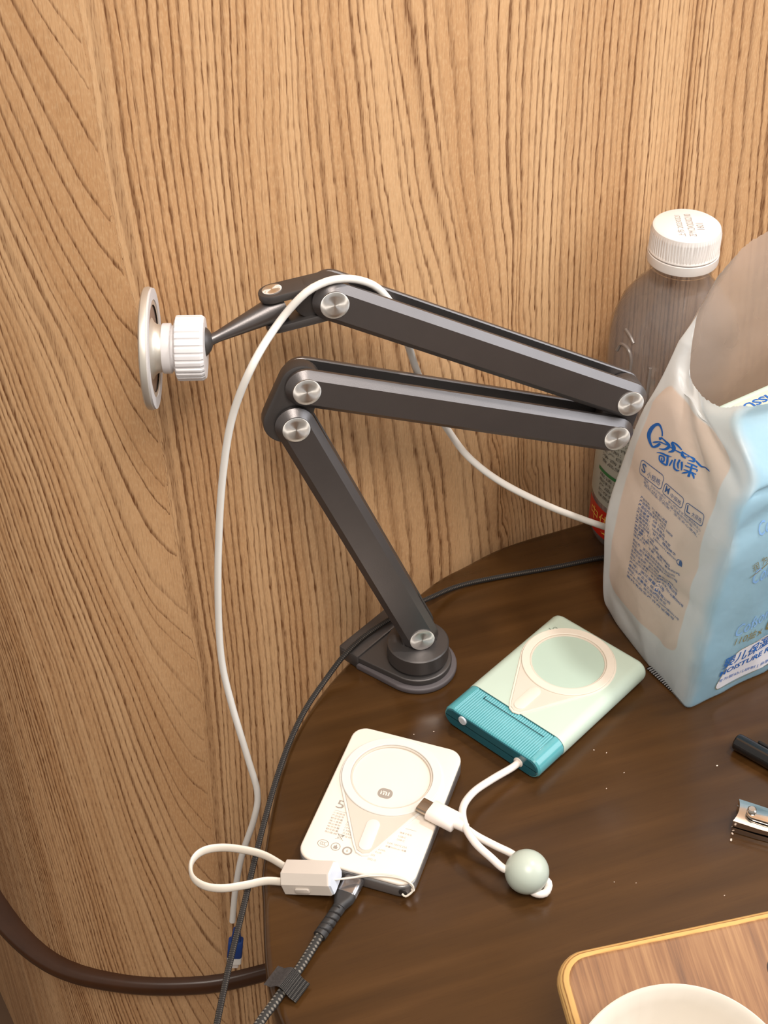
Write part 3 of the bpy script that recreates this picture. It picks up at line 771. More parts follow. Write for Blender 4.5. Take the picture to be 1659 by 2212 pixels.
# lanyard hole at the near right corner: a dark disc paints its shade
hole = inW(872, 1926, 0.005)
part('strap_hole_shade', lathe_bm([(0.0, 0.0), (0.0022, 0.0), (0.0022, 0.0004), (0.0015, 0.0006), (0.0, 0.0004)], axis_frame(wcen + wx * (hole.x) + wy * (-WLN / 2 - 0.0001) + Vector((0, 0, 0.0060)), -wy), 20, False), plain('painted_hole_shade', lin(40, 36, 34), 0.6), bank)
def kickstand(parent, c, tip, z, M_l, M_d, M_inner=None):
    """flat teardrop stand with a round ring; c, tip are 2D world points"""
    u = (tip - c); L = u.length; u.normalize(); X = Vector((u.x, u.y, 0)); Yv = Vector((-u.y, u.x, 0))
    Mk = frame((c.x, c.y, z), X, Yv, (0, 0, 1))
    r_o, r_i, tl = 0.0284, 0.0222, L - 0.0060
    # teardrop plate with the round opening: band of quads between outline and inner circle
    n = 96
    def outline(r, rt):
        k = math.acos((r - rt) / tl); out = []
        for i in range(n):
            a = 2 * math.pi * i / n - math.pi
            # support of the hull in polar form around c
            lo, hi = 0.0, 0.08; d = Vector((math.cos(a), math.sin(a)))
            def inside(t):
                p = d * t
                if p.length <= r or (p - Vector((tl, 0))).length <= rt: return True
                # tangent strip
                pos = p.x; y = abs(p.y)
                x1, y1 = r * math.cos(k), r * math.sin(k); x2, y2 = tl + rt * math.cos(k), rt * math.sin(k)
                if x1 <= pos <= x2: return y <= y1 + (y2 - y1) * (pos - x1) / (x2 - x1)
                return False
            for _ in range(26):
                m = (lo + hi) / 2
                if inside(m): lo = m
                else: hi = m
            out.append(d * lo)
        return out
    def band(outer, rin, z0, z1, e=0.0003):
        bm = bmesh.new(); rows = []
        for i in range(n):
            a = 2 * math.pi * i / n - math.pi; dd = Vector((math.cos(a), math.sin(a))); o = outer[i]; oe = o * (1 - e / o.length)
            sec = [(o, z0), (o, z1 - e), (oe, z1), (dd * (rin + e), z1), (dd * rin, z1 - e), (dd * rin, z0)]
            rows.append([bm.verts.new(Mk @ Vector((p.x, p.y, zz))) for p, zz in sec])
        for i in range(n):
            a, b = rows[i], rows[(i + 1) % n]
            for q in range(6): bm.faces.new((a[q], a[(q + 1) % 6], b[(q + 1) % 6], b[q]))
        bmesh.ops.recalc_face_normals(bm, faces=bm.faces); return bm
    pts = outline(r_o, 0.0060); part('kickstand_rim', band(pts, r_i + 0.0004, 0.0, 0.00075), M_l, parent)
    pts = outline(r_o - 0.0014, 0.0048); part('kickstand_plate', band(pts, r_i + 0.0005, 0.0001, 0.00105), M_d, parent)
    circ = [Vector((math.cos(2 * math.pi * i / n - math.pi), math.sin(2 * math.pi * i / n - math.pi))) for i in range(n)]
    part('kickstand_ring', band([q * 0.0274 for q in circ], r_i + 0.0003, 0.0002, 0.0018), M_l, parent, label='pale raised ring of the kickstand')
    part('ring_lip', band([q * (r_i + 0.0003) for q in circ], r_i - 0.0009, 0.0, 0.0011), M_d, parent)
    part('finger_slot', prism_bm(bevel_slab(lambda e: capsule((tl - 0.0145, 0), (tl - 0.001, 0), 0.0036 - e, 0.0036 - e), 0.0006, 0.0015, 0.0003, 2), Mk), M_l, parent, label='raised pill shaped finger pad')
    if M_inner: part('ring_inner_disc', lathe_bm([(0.0, 0.0), (r_i - 0.0009, 0.0), (r_i - 0.0009, 0.0005), (0.0, 0.0005)], Mk, 64, False), M_inner, parent)
    return Mk
c_w = Z(846, 1680, WH); t_w = Z(781, 1850, WH)
kickstand(bank, Vector((c_w.x, c_w.y)), Vector((t_w.x, t_w.y)), WH, M_stand_l, M_stand_d)
# print on the lid
def W3(o, h=0.00006): return lambda x, y: WM @ Vector((o.x + x, o.y + y, WH + h))
bm = bmesh.new()
o = inW(724, 1744); add_geo(bm, fit_text('5000', 0.0215, 0.0056), W3(o))
o = inW(723, 1750); add_geo(bm, ([(0, 0), (0.011, 0), (0.011, 0.00018), (0, 0.00018)], [(0, 1, 2, 3)]), W3(o))
rows = ['小米磁吸', '产品型号', '额定容量', '输入参数', '输出参数', '电池容量', '额定能量', '制造商']
rows2 = ['移动电源', 'PB0510', '5000mAh', 'USB-C 5V', '10V 2.25A', 'USB-C', '无线输出', '安全标准']
o0 = inW(719, 1756); o1 = inW(701, 1797)
for i, (a, b) in enumerate(zip(rows, rows2)):
    o = o0.lerp(o1, i / 7); add_geo(bm, fit_text(a, 0.0068, 0.00125), W3(o)); add_geo(bm, fit_text(b, 0.0076, 0.00125), W3(o + Vector((0.0092, 0))))
o = inW(876, 1790)
add_geo(bm, ([(0, 0), (0.006, 0), (0.006, 0.00018), (0, 0.00018)], [(0, 1, 2, 3)]), W3(o))
for px, py, s, wd in ((863, 1800, '锂离子电池', 0.0066), (860, 1808, 'USB-C', 0.0042), (857, 1815, 'USB-C', 0.0042), (836, 1822, '5.0A 10V=2.25A', 0.0108), (832, 1829, '容量5000mAh 电量', 0.0114),
                      (815, 1836, '18.5Wh', 0.0042), (803, 1840, '有限公司', 0.005), (797, 1847, '2203', 0.003), (793, 1856, '2022.10', 0.0046)):
    o = inW(px, py); add_geo(bm, fit_text(s, wd, 0.0012), W3(o))
part('printed_text', bm, M_print, bank, smooth=False, label='faint grey specification text')
bm = bmesh.new()
o = inW(698, 1822); add_geo(bm, ring_geo(0.0027, 0.0031, 32, 0, 0, 0.82), W3(o)); 
for q in (-0.0011, 0.0, 0.0011):
    add_geo(bm, stroke_geo([(q + 0.0006, 0.0009, 0.0003), (q - 0.0002, 0.0008, 0.0003), (q - 0.0005, 0, 0.0003), (q - 0.0002, -0.0008, 0.0003), (q + 0.0006, -0.0009, 0.0003)], 4), W3(o))
o = inW(725, 1829); add_geo(bm, ring_geo(0.0022, 0.0026), W3(o))
add_geo(bm, ([(-0.001, -0.0014), (0.0010, -0.0014), (0.0012, -0.0002), (0.0006, 0.0004), (0.0003, 0.0016), (-0.0003, 0.0006), (-0.0007, 0.0008), (-0.0011, -0.0002)], [tuple(range(8))]), W3(o))
o = inW(750, 1838); add_geo(bm, ring_geo(0.0018, 0.0027), W3(o)); add_geo(bm, fit_text('6', 0.0011, 0.0019), W3(o + Vector((-0.0005, -0.0009))))
o = inW(735, 1808)   # crossed bin
add_geo(bm, outline_geo([(-0.0009, -0.0013), (0.0009, -0.0013), (0.0013, 0.0010), (-0.0013, 0.0010)], 0.00028), W3(o))
add_geo(bm, stroke_geo([(-0.0022, 0.0020, 0.00026), (0, 0, 0.00026), (0.0022, -0.0020, 0.00026)], 2), W3(o)); add_geo(bm, stroke_geo([(-0.0022, -0.0020, 0.00026), (0, 0, 0.00026), (0.0022, 0.0020, 0.00026)], 2), W3(o))
add_geo(bm, stroke_geo([(-0.0017, 0.0014, 0.0003), (0, 0.0017, 0.0003), (0.0017, 0.0014, 0.0003)], 2), W3(o))
part('printed_symbols', bm, M_print, bank, smooth=False, label='faint grey certification symbols')
bm = bmesh.new(); o = inW(832, 1714)
ol = rrect(0.0082, 0.0068, 0.0030, 6)
add_geo(bm, (ol, [tuple(range(len(ol)))]), W3(o))
part('logo_badge', bm, M_print, bank, smooth=False, label='rounded grey logo square')
bm = bmesh.new()
add_geo(bm, stroke_geo([(-0.0022, -0.0013, 0.0007), (-0.0022, 0.0, 0.0007), (-0.0022, 0.0013, 0.0007)], 2), W3(o, 0.00014))
add_geo(bm, stroke_geo([(-0.0022, 0.0010, 0.0006), (-0.0010, 0.0010, 0.0006), (-0.0002, 0.0010, 0.0006), (0.0006, 0.0006, 0.0007), (0.0007, -0.0003, 0.0007), (0.0007, -0.0013, 0.0007)], 3), W3(o, 0.00014))
add_geo(bm, stroke_geo([(-0.0007, 0.0004, 0.0007), (-0.0007, -0.0005, 0.0007), (-0.0007, -0.0013, 0.0007)], 2), W3(o, 0.00014))
add_geo(bm, stroke_geo([(0.0020, 0.0013, 0.0007), (0.0020, 0.0, 0.0007), (0.0020, -0.0013, 0.0007)], 2), W3(o, 0.00014))
part('logo_letters', bm, M_wb, bank, smooth=False)

# ------------------------------------------------------------------ wrist strap with slider
M_strap = plain('white_silicone', lin(224, 214, 200), 0.5, var=0.02)
M_clasp = plain('pearl_grey_plastic', lin(206, 196, 186), 0.42, var=0.015)
M_clasp_end = plain('clasp_cool_light_tint', lin(214, 220, 232), 0.4, var=0.01)  # end face painted bluish white for the cool light from the right
strap = thing('wrist_strap', 'white loop wrist strap with a pearl grey slider box tied to the power bank', 'wrist strap', Z(668, 1905, 0.0))
YAW, TIP, clen = R(-16), R(18), 0.0275      # its right end rests on the plug, so it is tipped up
ch = Vector((math.cos(YAW), math.sin(YAW), 0)); cyv = Vector((-ch.y, ch.x, 0))
cx_ = ch * math.cos(TIP) + Vector((0, 0, math.sin(TIP))); cup = Vector((0, 0, math.cos(TIP))) - ch * math.sin(TIP)
ccen = Z(668, 1894, 0.0105) - cup * 0.0062; ccen.z = clen / 2 * math.sin(TIP) + 0.0002
CMx = frame(ccen, cyv, cup, cx_)     # local x = across, y = up, z = along
box_ol = lambda e: [(x, y) for x, y in [(-0.0072 + e, 0.0008 + e), (-0.0050 + e, 0.0003 + e), (0.0060 - e, 0.0003 + e), (0.0078 - e, 0.0022 + e), (0.0078 - e, 0.0098 - e), (0.0064 - e, 0.0118 - e), (-0.0030 + e, 0.0125 - e), (-0.0070 + e, 0.0080 - e)]]
part('slider_box', prism_bm([(box_ol(0.0005), -clen / 2), (box_ol(0), -clen / 2 + 0.0006), (box_ol(0), clen / 2 - 0.0006), (box_ol(0.0002), clen / 2)], CMx), M_clasp, strap, sharp=25)
part('slider_end', prism_bm([(box_ol(0.0004), clen / 2), (box_ol(0.0006), clen / 2 + 0.0012)], CMx), M_clasp_end, strap, sharp=25, label='end face tinted bluish white as if in cool light')
bo = ccen + cyv * -0.0072 + cx_ * -0.002 + cup * 0.0042
part('slider_button', prism_bm(bevel_slab(lambda e: rrect(0.0080 - 2 * e, 0.0032 - 2 * e, 0.0008, 3), -0.0008, 0.0009, 0.0003, 2), frame(bo, cx_, cup, -cyv)), M_clasp, strap, sharp=40)
le = ccen - cx_ * (clen / 2 - 0.002)
lp = [le + cyv * 0.0035 + cup * 0.0066, Z(575, 1849, 0.0075), Z(528, 1836, 0.0080), Z(478, 1831, 0.0085), Z(437, 1839, 0.0090), Z(414, 1862, 0.0092), Z(415, 1893, 0.0090), Z(440, 1913, 0.0085), Z(480, 1919, 0.0080), Z(530, 1912, 0.0072), Z(575, 1903, 0.0065), le + cyv * -0.0035 + cup * 0.0058]
part('loop', tube_bm(even(catmull(lp, 10), 0.002), 0.001, 12, flat=(0.0026, 0.0011), up=(0, 0.25, 1)), M_strap, strap)
re = ccen + cx_ * (clen / 2 + 0.001) + cup * 0.0060 + cyv * -0.001
hp = wcen + wx * hole.x + wy * (-WLN / 2 - 0.0012) + Vector((0, 0, 0.0060))
for k, dz in enumerate((0.0, 0.0011)):
    sp = [re, Z(760, 1896, 0.0128 + dz), Z(800, 1892 - 3 * k, 0.0130 + dz * .4), Z(840, 1893 - 3 * k, 0.0130 + dz * .4), Z(872, 1900 - 2 * k, 0.0131), Z(890, 1911 + 3 * k, 0.0120 - dz), Z(892, 1924, 0.0085), hp + wx * 0.0022 + wy * -0.0008, hp]
    part('string', tube_bm(even(catmull(sp, 10), 0.0012), 0.00055, 8), M_strap, strap)
part('string_knot', lathe_bm([(0.0011 * math.sin(math.pi * i / 8), -0.0011 * math.cos(math.pi * i / 8)) for i in range(9)], Matrix.Translation(Z(892, 1922, 0.0085)), 12, False), M_strap, strap)

# ------------------------------------------------------------------ charging cable plugged into the white bank
M_steel = plain('grey_plug_metal', lin(150, 148, 150), 0.22, metal=0.9, var=0.06)
M_rub = plain('black_rubber', lin(44, 42, 42), 0.5, var=0.05)
M_velcro = braid('hook_loop_weave', lin(44, 42, 42), lin(112, 108, 104), 0.0016, 0.25)
M_velcro2 = plain('hook_loop_pile', lin(84, 78, 76), 0.85, var=0.2, scale=900, bump=0.3)
pc = thing('plugged_cable', 'grey speckled braided cable plugged into the white power bank, with a cable tie', 'cable', Z(700, 2010, 0.0))
pa = Z(765, 1900, 0.0062); pb = Z(738, 1950, 0.0062); pd = (pb - pa).normalized(); pd.z = 0; pd.normalize(); ps = Vector((-pd.y, pd.x, 0))
PM = frame(pa, ps, Vector((0, 0, 1)), pd)
part('plug', prism_bm(bevel_slab(lambda e: rrect(0.0112 - 2 * e, 0.0062 - 2 * e, 0.0026 - e * .5, 5), -0.0005, 0.0105, 0.0004, 2), PM), M_steel, pc, sharp=40, label='shiny grey metal plug housing')
part('plug_boot', prism_bm([(rrect(0.0108, 0.0060, 0.0026, 5), 0.0105), (rrect(0.0108, 0.0062, 0.0028, 5), 0.0130), (rrect(0.0072, 0.0066, 0.0030, 5), 0.0175), (rrect(0.0064, 0.0064, 0.0030, 5), 0.0190)], PM), M_rub, pc, sharp=50)
b0 = pa + pd * 0.0188; b1 = Z(690, 2022, 0.0048)
bpath = even([b0 + Vector((0, 0, 0)), b0.lerp(b1, 0.5) + Vector((0, 0, -0.0004)), b1], 0.0004)
def helix_bm():
    bm = tube_bm(bpath, 0.0034, 24, rfun=lambda t, L: 1.0 - 0.06 * t)
    return bm
bm = tube_bm(bpath, 0.0034, 28)
for v in bm.verts:
    i = min(range(len(bpath)), key=lambda q: (bpath[q] - v.co).length_squared); r = v.co - bpath[i]
    ang = math.atan2(r.z, r.dot(ps)); L = (bpath[i] - bpath[0]).length
    ph = (L / 0.0036 - ang / (2 * math.pi)) % 1.0
    if ph < 0.16 and 0.001 < L < 0.0165: v.co = bpath[i] + r * 0.80
part('strain_relief', bm, M_rub, pc, sharp=60)
pts = [b1 + (b1 - b0).normalized() * -0.001, Z(672, 2052, 0.0034), Z(648, 2090, 0.0030), Z(620, 2128, 0.0030), Z(590, 2170, 0.0030), Z(557, 2216, 0.0028), Z(520, 2290, 0.0032), Z(480, 2400, 0.0030), Vector((-0.104, 0.312, -0.035)), Vector((-0.116, 0.292, -0.20)), Vector((-0.110, 0.285, -0.50))]
cpath = even(catmull(pts, 10), 0.002)
part('cord', tube_bm(cpath, 0.00235, 14), braid('speckled_braid', lin(40, 38, 36), lin(122, 116, 108), 0.0040, 0.40), pc)
# folded hook-and-loop tie: ridge along the cord, two flaps
tc_ = Z(618, 2117, 0.0062); td = (Z(636, 2094, 0.003) - Z(600, 2142, 0.003)).normalized(); ts = Vector((td.y, -td.x, 0))
def flap_bm(sec, half):
    bm = bmesh.new(); rr = []
    for s_, z in sec: rr.append([bm.verts.new(tc_ + ts * s_ + Vector((0, 0, z)) + td * h) for h in (-half, half)])
    uvl = bm.loops.layers.uv.new('UVMap')
    for i in range(len(sec) - 1):
        f = bm.faces.new((rr[i][0], rr[i][1], rr[i + 1][1], rr[i + 1][0]))
        for lp, uu in zip(f.loops, ((0, i), (2 * half, i), (2 * half, i + 1), (0, i + 1))): lp[uvl].uv = (uu[0], uu[1] * 0.6)
    bmesh.ops.solidify(bm, geom=bm.faces[:], thickness=0.0009)
    return bm
tie = part('cable_tie', flap_bm([(-0.0092, -0.0030), (-0.0055, -0.0022), (-0.0028, 0.0006), (-0.0012, 0.0020), (0.0002, 0.0026)], 0.0062), M_velcro2, pc, sharp=70, label='dark grey folded cable tie')
part('tie_flap', flap_bm([(0.0002, 0.0026), (0.0018, 0.0020), (0.0034, 0.0004), (0.0058, -0.0022), (0.0098, -0.0036)], 0.0062), M_velcro, tie, sharp=70)

# ------------------------------------------------------------------ mint power bank
M_mint = plain('mint_bank_plastic', lin(192, 208, 194), 0.42, var=0.01, bump=0.03)
M_mint_in = plain('mint_disc', lin(180, 200, 186), 0.45, var=0.01, bump=0.03)
M_teal = plain('teal_clear_plastic', lin(84, 160, 168), 0.20, var=0.04, coat=0.5)
M_teal_d = plain('deep_teal_end', lin(24, 92, 104), 0.2, var=0.08, coat=0.5)
M_cream = plain('cream_kickstand', lin(226, 216, 202), 0.42, var=0.01)
M_cream_d = plain('cream_kickstand_plate', lin(212, 202, 188), 0.45, metal=0.0, var=0.01)
M_white2 = plain('white_plug_plastic', lin(236, 226, 218), 0.35, var=0.01)
mc = [Vector((0.0364, 0.6013, 0)), Vector((0.0846, 0.5510, 0)), Vector((0.1539, 0.6285, 0)), Vector((0.1059, 0.6764, 0))]
my = ((mc[2] + mc[3]) / 2 - (mc[0] + mc[1]) / 2).normalized(); mx = Vector((my.y, -my.x, 0)); mcen = sum(mc, Vector()) / 4
MW, ML, MH = 0.0690, 0.1040, 0.0150
mint = thing('power_bank.001', 'mint green power bank with a clear teal end cap beside the tissue bag', 'power bank', mcen)
MMx = frame(mcen, mx, Vector((0, 0, 1)), -my)       # local x across, y up, z towards the teal end
sec = lambda e, rr=0.0068: rrect(MW - 2 * e, MH - 2 * e - 0.0004, rr - e * 0.5, 8, 0, MH / 2 + 0.0002)
capL = 0.0225
part('body', prism_bm([(sec(0.003), -ML / 2), (sec(0.0012), -ML / 2 + 0.0007), (sec(0.0003), -ML / 2 + 0.002), (sec(0), -ML / 2 + 0.0035), (sec(0), ML / 2 - capL)], MMx), M_mint, mint, sharp=40)
def ribbed(e):
    out = []; n = 150; hw = MW / 2 - 0.0068
    for x, y in sec(e):
        out.append((x, y))
    top = [(hw - 2 * hw * i / n, MH - 0.0002 - e - (0.00035 if (i // 2) % 2 else 0.0)) for i in range(1, n)]
    # sec order: first corner ends at the top edge, going left; insert the ribs after it
    return out[:9] + top + out[9:]
cap_o = part('end_cap', prism_bm([(ribbed(0.00015), ML / 2 - capL + 0.0003), (ribbed(0.00015), ML / 2 - 0.0012), (ribbed(0.0008), ML / 2)], MMx), M_teal, mint, sharp=25, label='teal translucent ribbed end cap')
part('end_plate', prism_bm([(sec(0.0012), ML / 2), (sec(0.0016), ML / 2 + 0.0005)], MMx), M_teal_d, mint, label='deep teal end face')
M_seam = plain('seam_dark', lin(22, 84, 92), 0.4)
part('seam', prism_bm([(sec(0.00035), ML / 2 - capL - 0.0002), (sec(0.00035), ML / 2 - capL + 0.0005)], MMx), M_seam, mint)
# fine cut line on the cap
def tline(a, b, wd=0.0004):
    bm = bmesh.new(); vs = []
    for zz in (0.0, 0.00012):
        for s_ in (-1, 1):
            pass
    return bm
zc = -(ML / 2) + capL - 0.0048
bm = bmesh.new()
for (x0, x1, y0, y1) in ((-0.0200, 0.0235, zc - 0.0002, zc + 0.0002), (-0.0204, -0.0200, zc - 0.0002, zc + 0.0022)):
    q = [bm.verts.new(mcen + mx * x + my * y + Vector((0, 0, MH - 0.00005))) for x, y in ((x0, y0), (x1, y0), (x1, y1), (x0, y1))]
    bm.faces.new(q)
bmesh.ops.solidify(bm, geom=bm.faces[:], thickness=0.0004)
part('cap_line', bm, M_seam, mint, smooth=False)
bpos = mcen - my * (ML / 2 + 0.0005)
def onend(px, py):   # a pixel on the teal end face
    q = PL(px, py, bpos, my) - mcen; return Vector((q.dot(mx), q.z))
bt = onend(1000, 1556)
part('button', lathe_bm([(0.0028, 0.0), (0.0028, 0.0007), (0.0024, 0.0010), (0.0, 0.0010)], axis_frame(bpos + mx * bt.x + Vector((0, 0, bt.y)), -my), 28), plain('pale_button', lin(206, 212, 218), 0.4), mint, label='small round white button')
c_m = (Z(1227, 1431, MH)); t_m = Z(1107, 1539, MH)
kickstand(mint, Vector((c_m.x, c_m.y)), Vector((t_m.x, t_m.y)), MH - 0.0002, M_cream, M_cream_d, M_mint_in)
bm = bmesh.new()
to = Z(1190, 1369, MH); tx = (Z(1212, 1352, MH) - Z(1182, 1371, MH)).normalized(); tyv = Vector((-tx.y, tx.x, 0))
add_geo(bm, fit_text('do', 0.0066, 0.0042), lambda x, y: to + tx * x + tyv * y * 1.0 + Vector((0, 0, 0.00008)))
part('printed_text', bm, plain('sage_print', lin(128, 142, 130), 0.5), mint, smooth=False)
# built-in cable: out of the cap, through the bead, back to the plug on the white bank
ce = onend(1120, 1646); c0 = bpos + mx * ce.x + Vector((0, 0, ce.y))
part('cable_collar', lathe_bm([(0.0030, -0.0002), (0.0030, 0.0006), (0.0022, 0.0008), (0.0, 0.0008)], axis_frame(c0, -my), 24), M_white2, mint)
bead_r = 0.0115; bead = Z(1138, 1884, bead_r); bead.z = bead_r + 0.0004
plug_t = Z(958, 1759, 0.0165); WB = 0.0140
pts = [c0 + my * 0.002, c0 - my * 0.005, Z(1062, 1684, 0.0090), Z(1022, 1712, 0.0110), Z(1000, 1745, 0.0140), Z(1004, 1782, 0.0170), Z(1026, 1820, 0.0180), Z(1060, 1852, 0.0160), Z(1092, 1878, 0.0125), bead + Vector((-0.004, 0.003, 0)), bead + Vector((0.002, -0.004, -0.004)),
       Z(1145, 1920, 0.0062), Z(1158, 1930, 0.0050), Z(1176, 1930, 0.0048), Z(1184, 1918, 0.0060), Z(1182, 1904, 0.0082), bead + Vector((0.003, 0.001, -0.001)), bead + Vector((-0.003, 0.004, 0.001)), Z(1108, 1846, 0.0112), Z(1070, 1827, 0.0120), Z(1030, 1806, 0.0130), Z(1004, 1788, 0.0140), Z(985, 1777, 0.0148)]
part('cable', tube_bm(even(catmull(pts, 10), 0.0015), 0.0021, 14), M_white2, mint)
part('bead', lathe_bm([(bead_r * math.sin(math.pi * i / 24), -bead_r * math.cos(math.pi * i / 24)) for i in range(25)], Matrix.Translation(bead), 48, False), plain('sage_bead', lin(186, 196, 184), 0.32, var=0.015), mint, label='pale sage round bead on the cable')
pe, pf = Z(985, 1777, 0.0150), Z(910, 1738, 0.0150)
ud = (pf - pe); ud.z = 0; ul = ud.length; ud.normalize(); us = Vector((-ud.y, ud.x, 0)); 
ub = Z(985, 1778, 0.0160); ub.z = 0.0162
UM = frame(ub, us, Vector((0, 0, 1)), ud)
plug_p = part('plug', prism_bm(bevel_slab(lambda e: rrect(0.0124 - 2 * e, 0.0068 - 2 * e, 0.0031 - e * .5, 6), -0.0002, 0.0160, 0.0006, 2), UM), M_white2, mint, sharp=40, label='white flat plug on the power bank lid')
part('plug_shell', prism_bm(bevel_slab(lambda e: rrect(0.0092 - 2 * e, 0.0032 - 2 * e, 0.0014 - e * .3, 5), 0.0150, 0.0226, 0.0002, 1), UM), plain('nickel_shell', lin(176, 160, 142), 0.25, metal=1.0), plug_p, sharp=40, label='bare metal plug shell')
part('plug_sleeve', lathe_bm([(0.0030, 0.0006), (0.0030, -0.0010), (0.0027, -0.0065), (0.0022, -0.0068), (0.0, -0.0068)], axis_frame(ub, ud), 24), M_white2, plug_p)

# ------------------------------------------------------------------ water bottle
BX, BY, BS = 0.1714, 0.766, 0.962
BT = Matrix.Translation((BX, BY, 0)) @ Matrix.Diagonal((1.01, 1.01, BS, 1))
bottle = thing('water_bottle', 'clear plastic water bottle with a white screw cap between wall and tissue bag', 'bottle', (BX, BY, 0))
M_pet = clear_plastic('clear_pet', (0.97, 0.97, 0.97), 1.0)
M_cap_w = plain('white_cap_plastic', lin(222, 217, 214), 0.4, var=0.01)
prof = [(0.0, 0.0035), (0.014, 0.0030), (0.024, 0.0004), (0.031, 0.0012), (0.0350, 0.006), (0.0362, 0.013), (0.0362, 0.118), (0.0350, 0.124), (0.0350, 0.132), (0.0366, 0.142), (0.0366, 0.160), (0.0352, 0.172), (0.0315, 0.184), (0.0255, 0.194), (0.0195, 0.2015), (0.0175, 0.206), (0.0172, 0.2115), (0.0195, 0.2125), (0.0195, 0.2145), (0.0170, 0.2152), (0.0170, 0.236)]
part('bottle_body', lathe_bm(prof, BT, 72, True), M_pet, bottle)
wprof = [(0.0, 0.0050), (0.022, 0.0025)] + [(max(0, r - 0.0007), z) for r, z in prof[3:14]] + [(0.0188, 0.2010), (0.0, 0.2010)]
part('water', lathe_bm(wprof, BT, 72, False), water_mat(), bottle)
capm = lambda i, a: 1.0 + (0.012 if i in (4, 5) else 0.0) * (1 if (a * 72 / (2 * math.pi)) % 1.0 < 0.5 else -1)
part('cap', lathe_bm([(0.0178, 0.2222), (0.0200, 0.2222), (0.0202, 0.2228), (0.0199, 0.2236), (0.0197, 0.2240), (0.0197, 0.2345), (0.0196, 0.2352), (0.0190, 0.2376), (0.0176, 0.2386), (0.0, 0.2386)], BT, 288, True, capm), M_cap_w, bottle, sharp=35, label='white ribbed screw cap')
part('tamper_ring', lathe_bm([(0.0180, 0.2155), (0.0202, 0.2155), (0.0204, 0.2165), (0.0203, 0.2212), (0.0199, 0.2216), (0.0180, 0.2216)], BT, 64, True), M_cap_w, bottle)
bm = bmesh.new()
for k, (s, wd, x0) in enumerate((('上市 20230221', 0.024, -0.0025), ('ZE*M1ZW2023022100', 0.025, 0.0035), ('1601', 0.007, 0.0090))):
    y0 = -0.0135 if k < 2 else -0.006
    add_geo(bm, fit_text(s, wd, 0.0042), lambda x, y, x0=x0, y0=y0: Vector((BX + x0 - y, BY + y0 + x, 0.23868 * BS)))
part('printed_text', bm, plain('grey_ink', lin(150, 140, 132), 0.6), bottle, smooth=False)
# paper label, seen on the left front
def cyl(a, z, r): return Vector((BX + 1.01 * r * math.cos(a), BY + 1.01 * r * math.sin(a), z * BS))
LBR = 0.0366
def patch(a0, a1, z0, z1, r, nseg=40):
    bm = bmesh.new(); rows = [[bm.verts.new(cyl(R(a0 + (a1 - a0) * i / nseg), z, r)) for z in (z0, z1)] for i in range(nseg + 1)]
    for a, b in zip(rows, rows[1:]): bm.faces.new((a[0], b[0], b[1], a[1]))
    return bm
M_lab = plain('label_film', lin(176, 180, 172), 0.4, var=0.02); M_red = plain('label_red', lin(196, 40, 24), 0.4, var=0.03)
M_green = plain('label_green', lin(46, 120, 70), 0.4); M_ink = plain('label_ink', lin(84, 84, 80), 0.6); M_yel = plain('label_yellow', lin(240, 190, 90), 0.5)
lab = part('label', patch(150, 330, 0.040, 0.112, LBR), M_lab, bottle, label='grey label film with small print')
part('label_band', patch(180, 330, 0.0135, 0.036, LBR + 0.0002), M_red, bottle, label='red label band with yellow characters')
part('label_stripe', patch(196, 330, 0.0650, 0.0675, LBR + 0.0003), M_green, bottle)
bm = bmesh.new(); random.seed(3)
txt = ['营养成分表 每100毫升 能量', '蛋白质 脂肪 碳水化合物 钠', '配料：水 食品添加剂', '产品标准号 GB 19298', '贮存条件：常温避光保存', '保质期：十二个月 见瓶盖', '生产日期 见瓶盖喷码', '净含量：550毫升', '食品生产许可证编号', '地址：工业园区', '委托方：饮料有限公司', '电话：400 客服热线']
for i, s in enumerate(txt + txt[2:6]):
    z = 0.1065 - i * 0.0041
    if 0.0635 < z < 0.0700: continue
    add_geo(bm, fit_text(s, 0.056, 0.0027), lambda x, y, z=z: cyl(R(200) + x / LBR, z + y, LBR + 0.0004))
part('label_text', bm, M_ink, bottle, smooth=False)
bm = bmesh.new()
add_geo(bm, fit_text('中优乳茶饮品', 0.066, 0.0105), lambda x, y: cyl(R(190) + x / LBR, 0.0225 + y, LBR + 0.0005))
add_geo(bm, fit_text('★ ★ ★ ★ ★', 0.05, 0.0022), lambda x, y: cyl(R(194) + x / LBR, 0.0170 + y, LBR + 0.0005))
part('band_text', bm, M_yel, bottle, smooth=False)
M_mould = plain('moulded_pet', lin(122, 113, 108), 0.25, var=0.02)
# raised moulding on the shoulder
el = [(203, 0.160), (207, 0.166), (217, 0.166), (223, 0.160), (222, 0.146), (215, 0.139), (206, 0.138), (203, 0.142)]
def bodyr(z):
    for (r0, z0), (r1, z1) in zip(prof[1:], prof[2:]):
        if z0 <= z <= z1: return r0 + (r1 - r0) * (z - z0) / max(1e-6, z1 - z0)
    return 0.036
part('moulded_mark', tube_bm(even(catmull([cyl(R(a), z, bodyr(z)) for a, z in el], 8), 0.001), 0.0011, 8), M_mould, bottle)
part('moulded_mark', tube_bm(even(catmull([cyl(R(a), z, bodyr(z)) for a, z in ((207, 0.176), (215, 0.1745), (222, 0.1715))], 8), 0.001), 0.0010, 8), M_mould, bottle)
for a in (243, 258):
    part('moulded_mark', tube_bm(even([cyl(R(a), z, bodyr(z)) for z in (0.133, 0.14, 0.147, 0.154, 0.160)], 0.001), 0.0011, 8), M_mould, bottle)

# ------------------------------------------------------------------ tissue bag
bag = thing('tissue_bag', 'torn open pale blue plastic bag of tissue packs with blue print', 'bag', (0.227, 0.697, 0.0))
mm = lambda *a: [Vector((x / 1000, y / 1000, z / 1000)) for x, y, z in a]
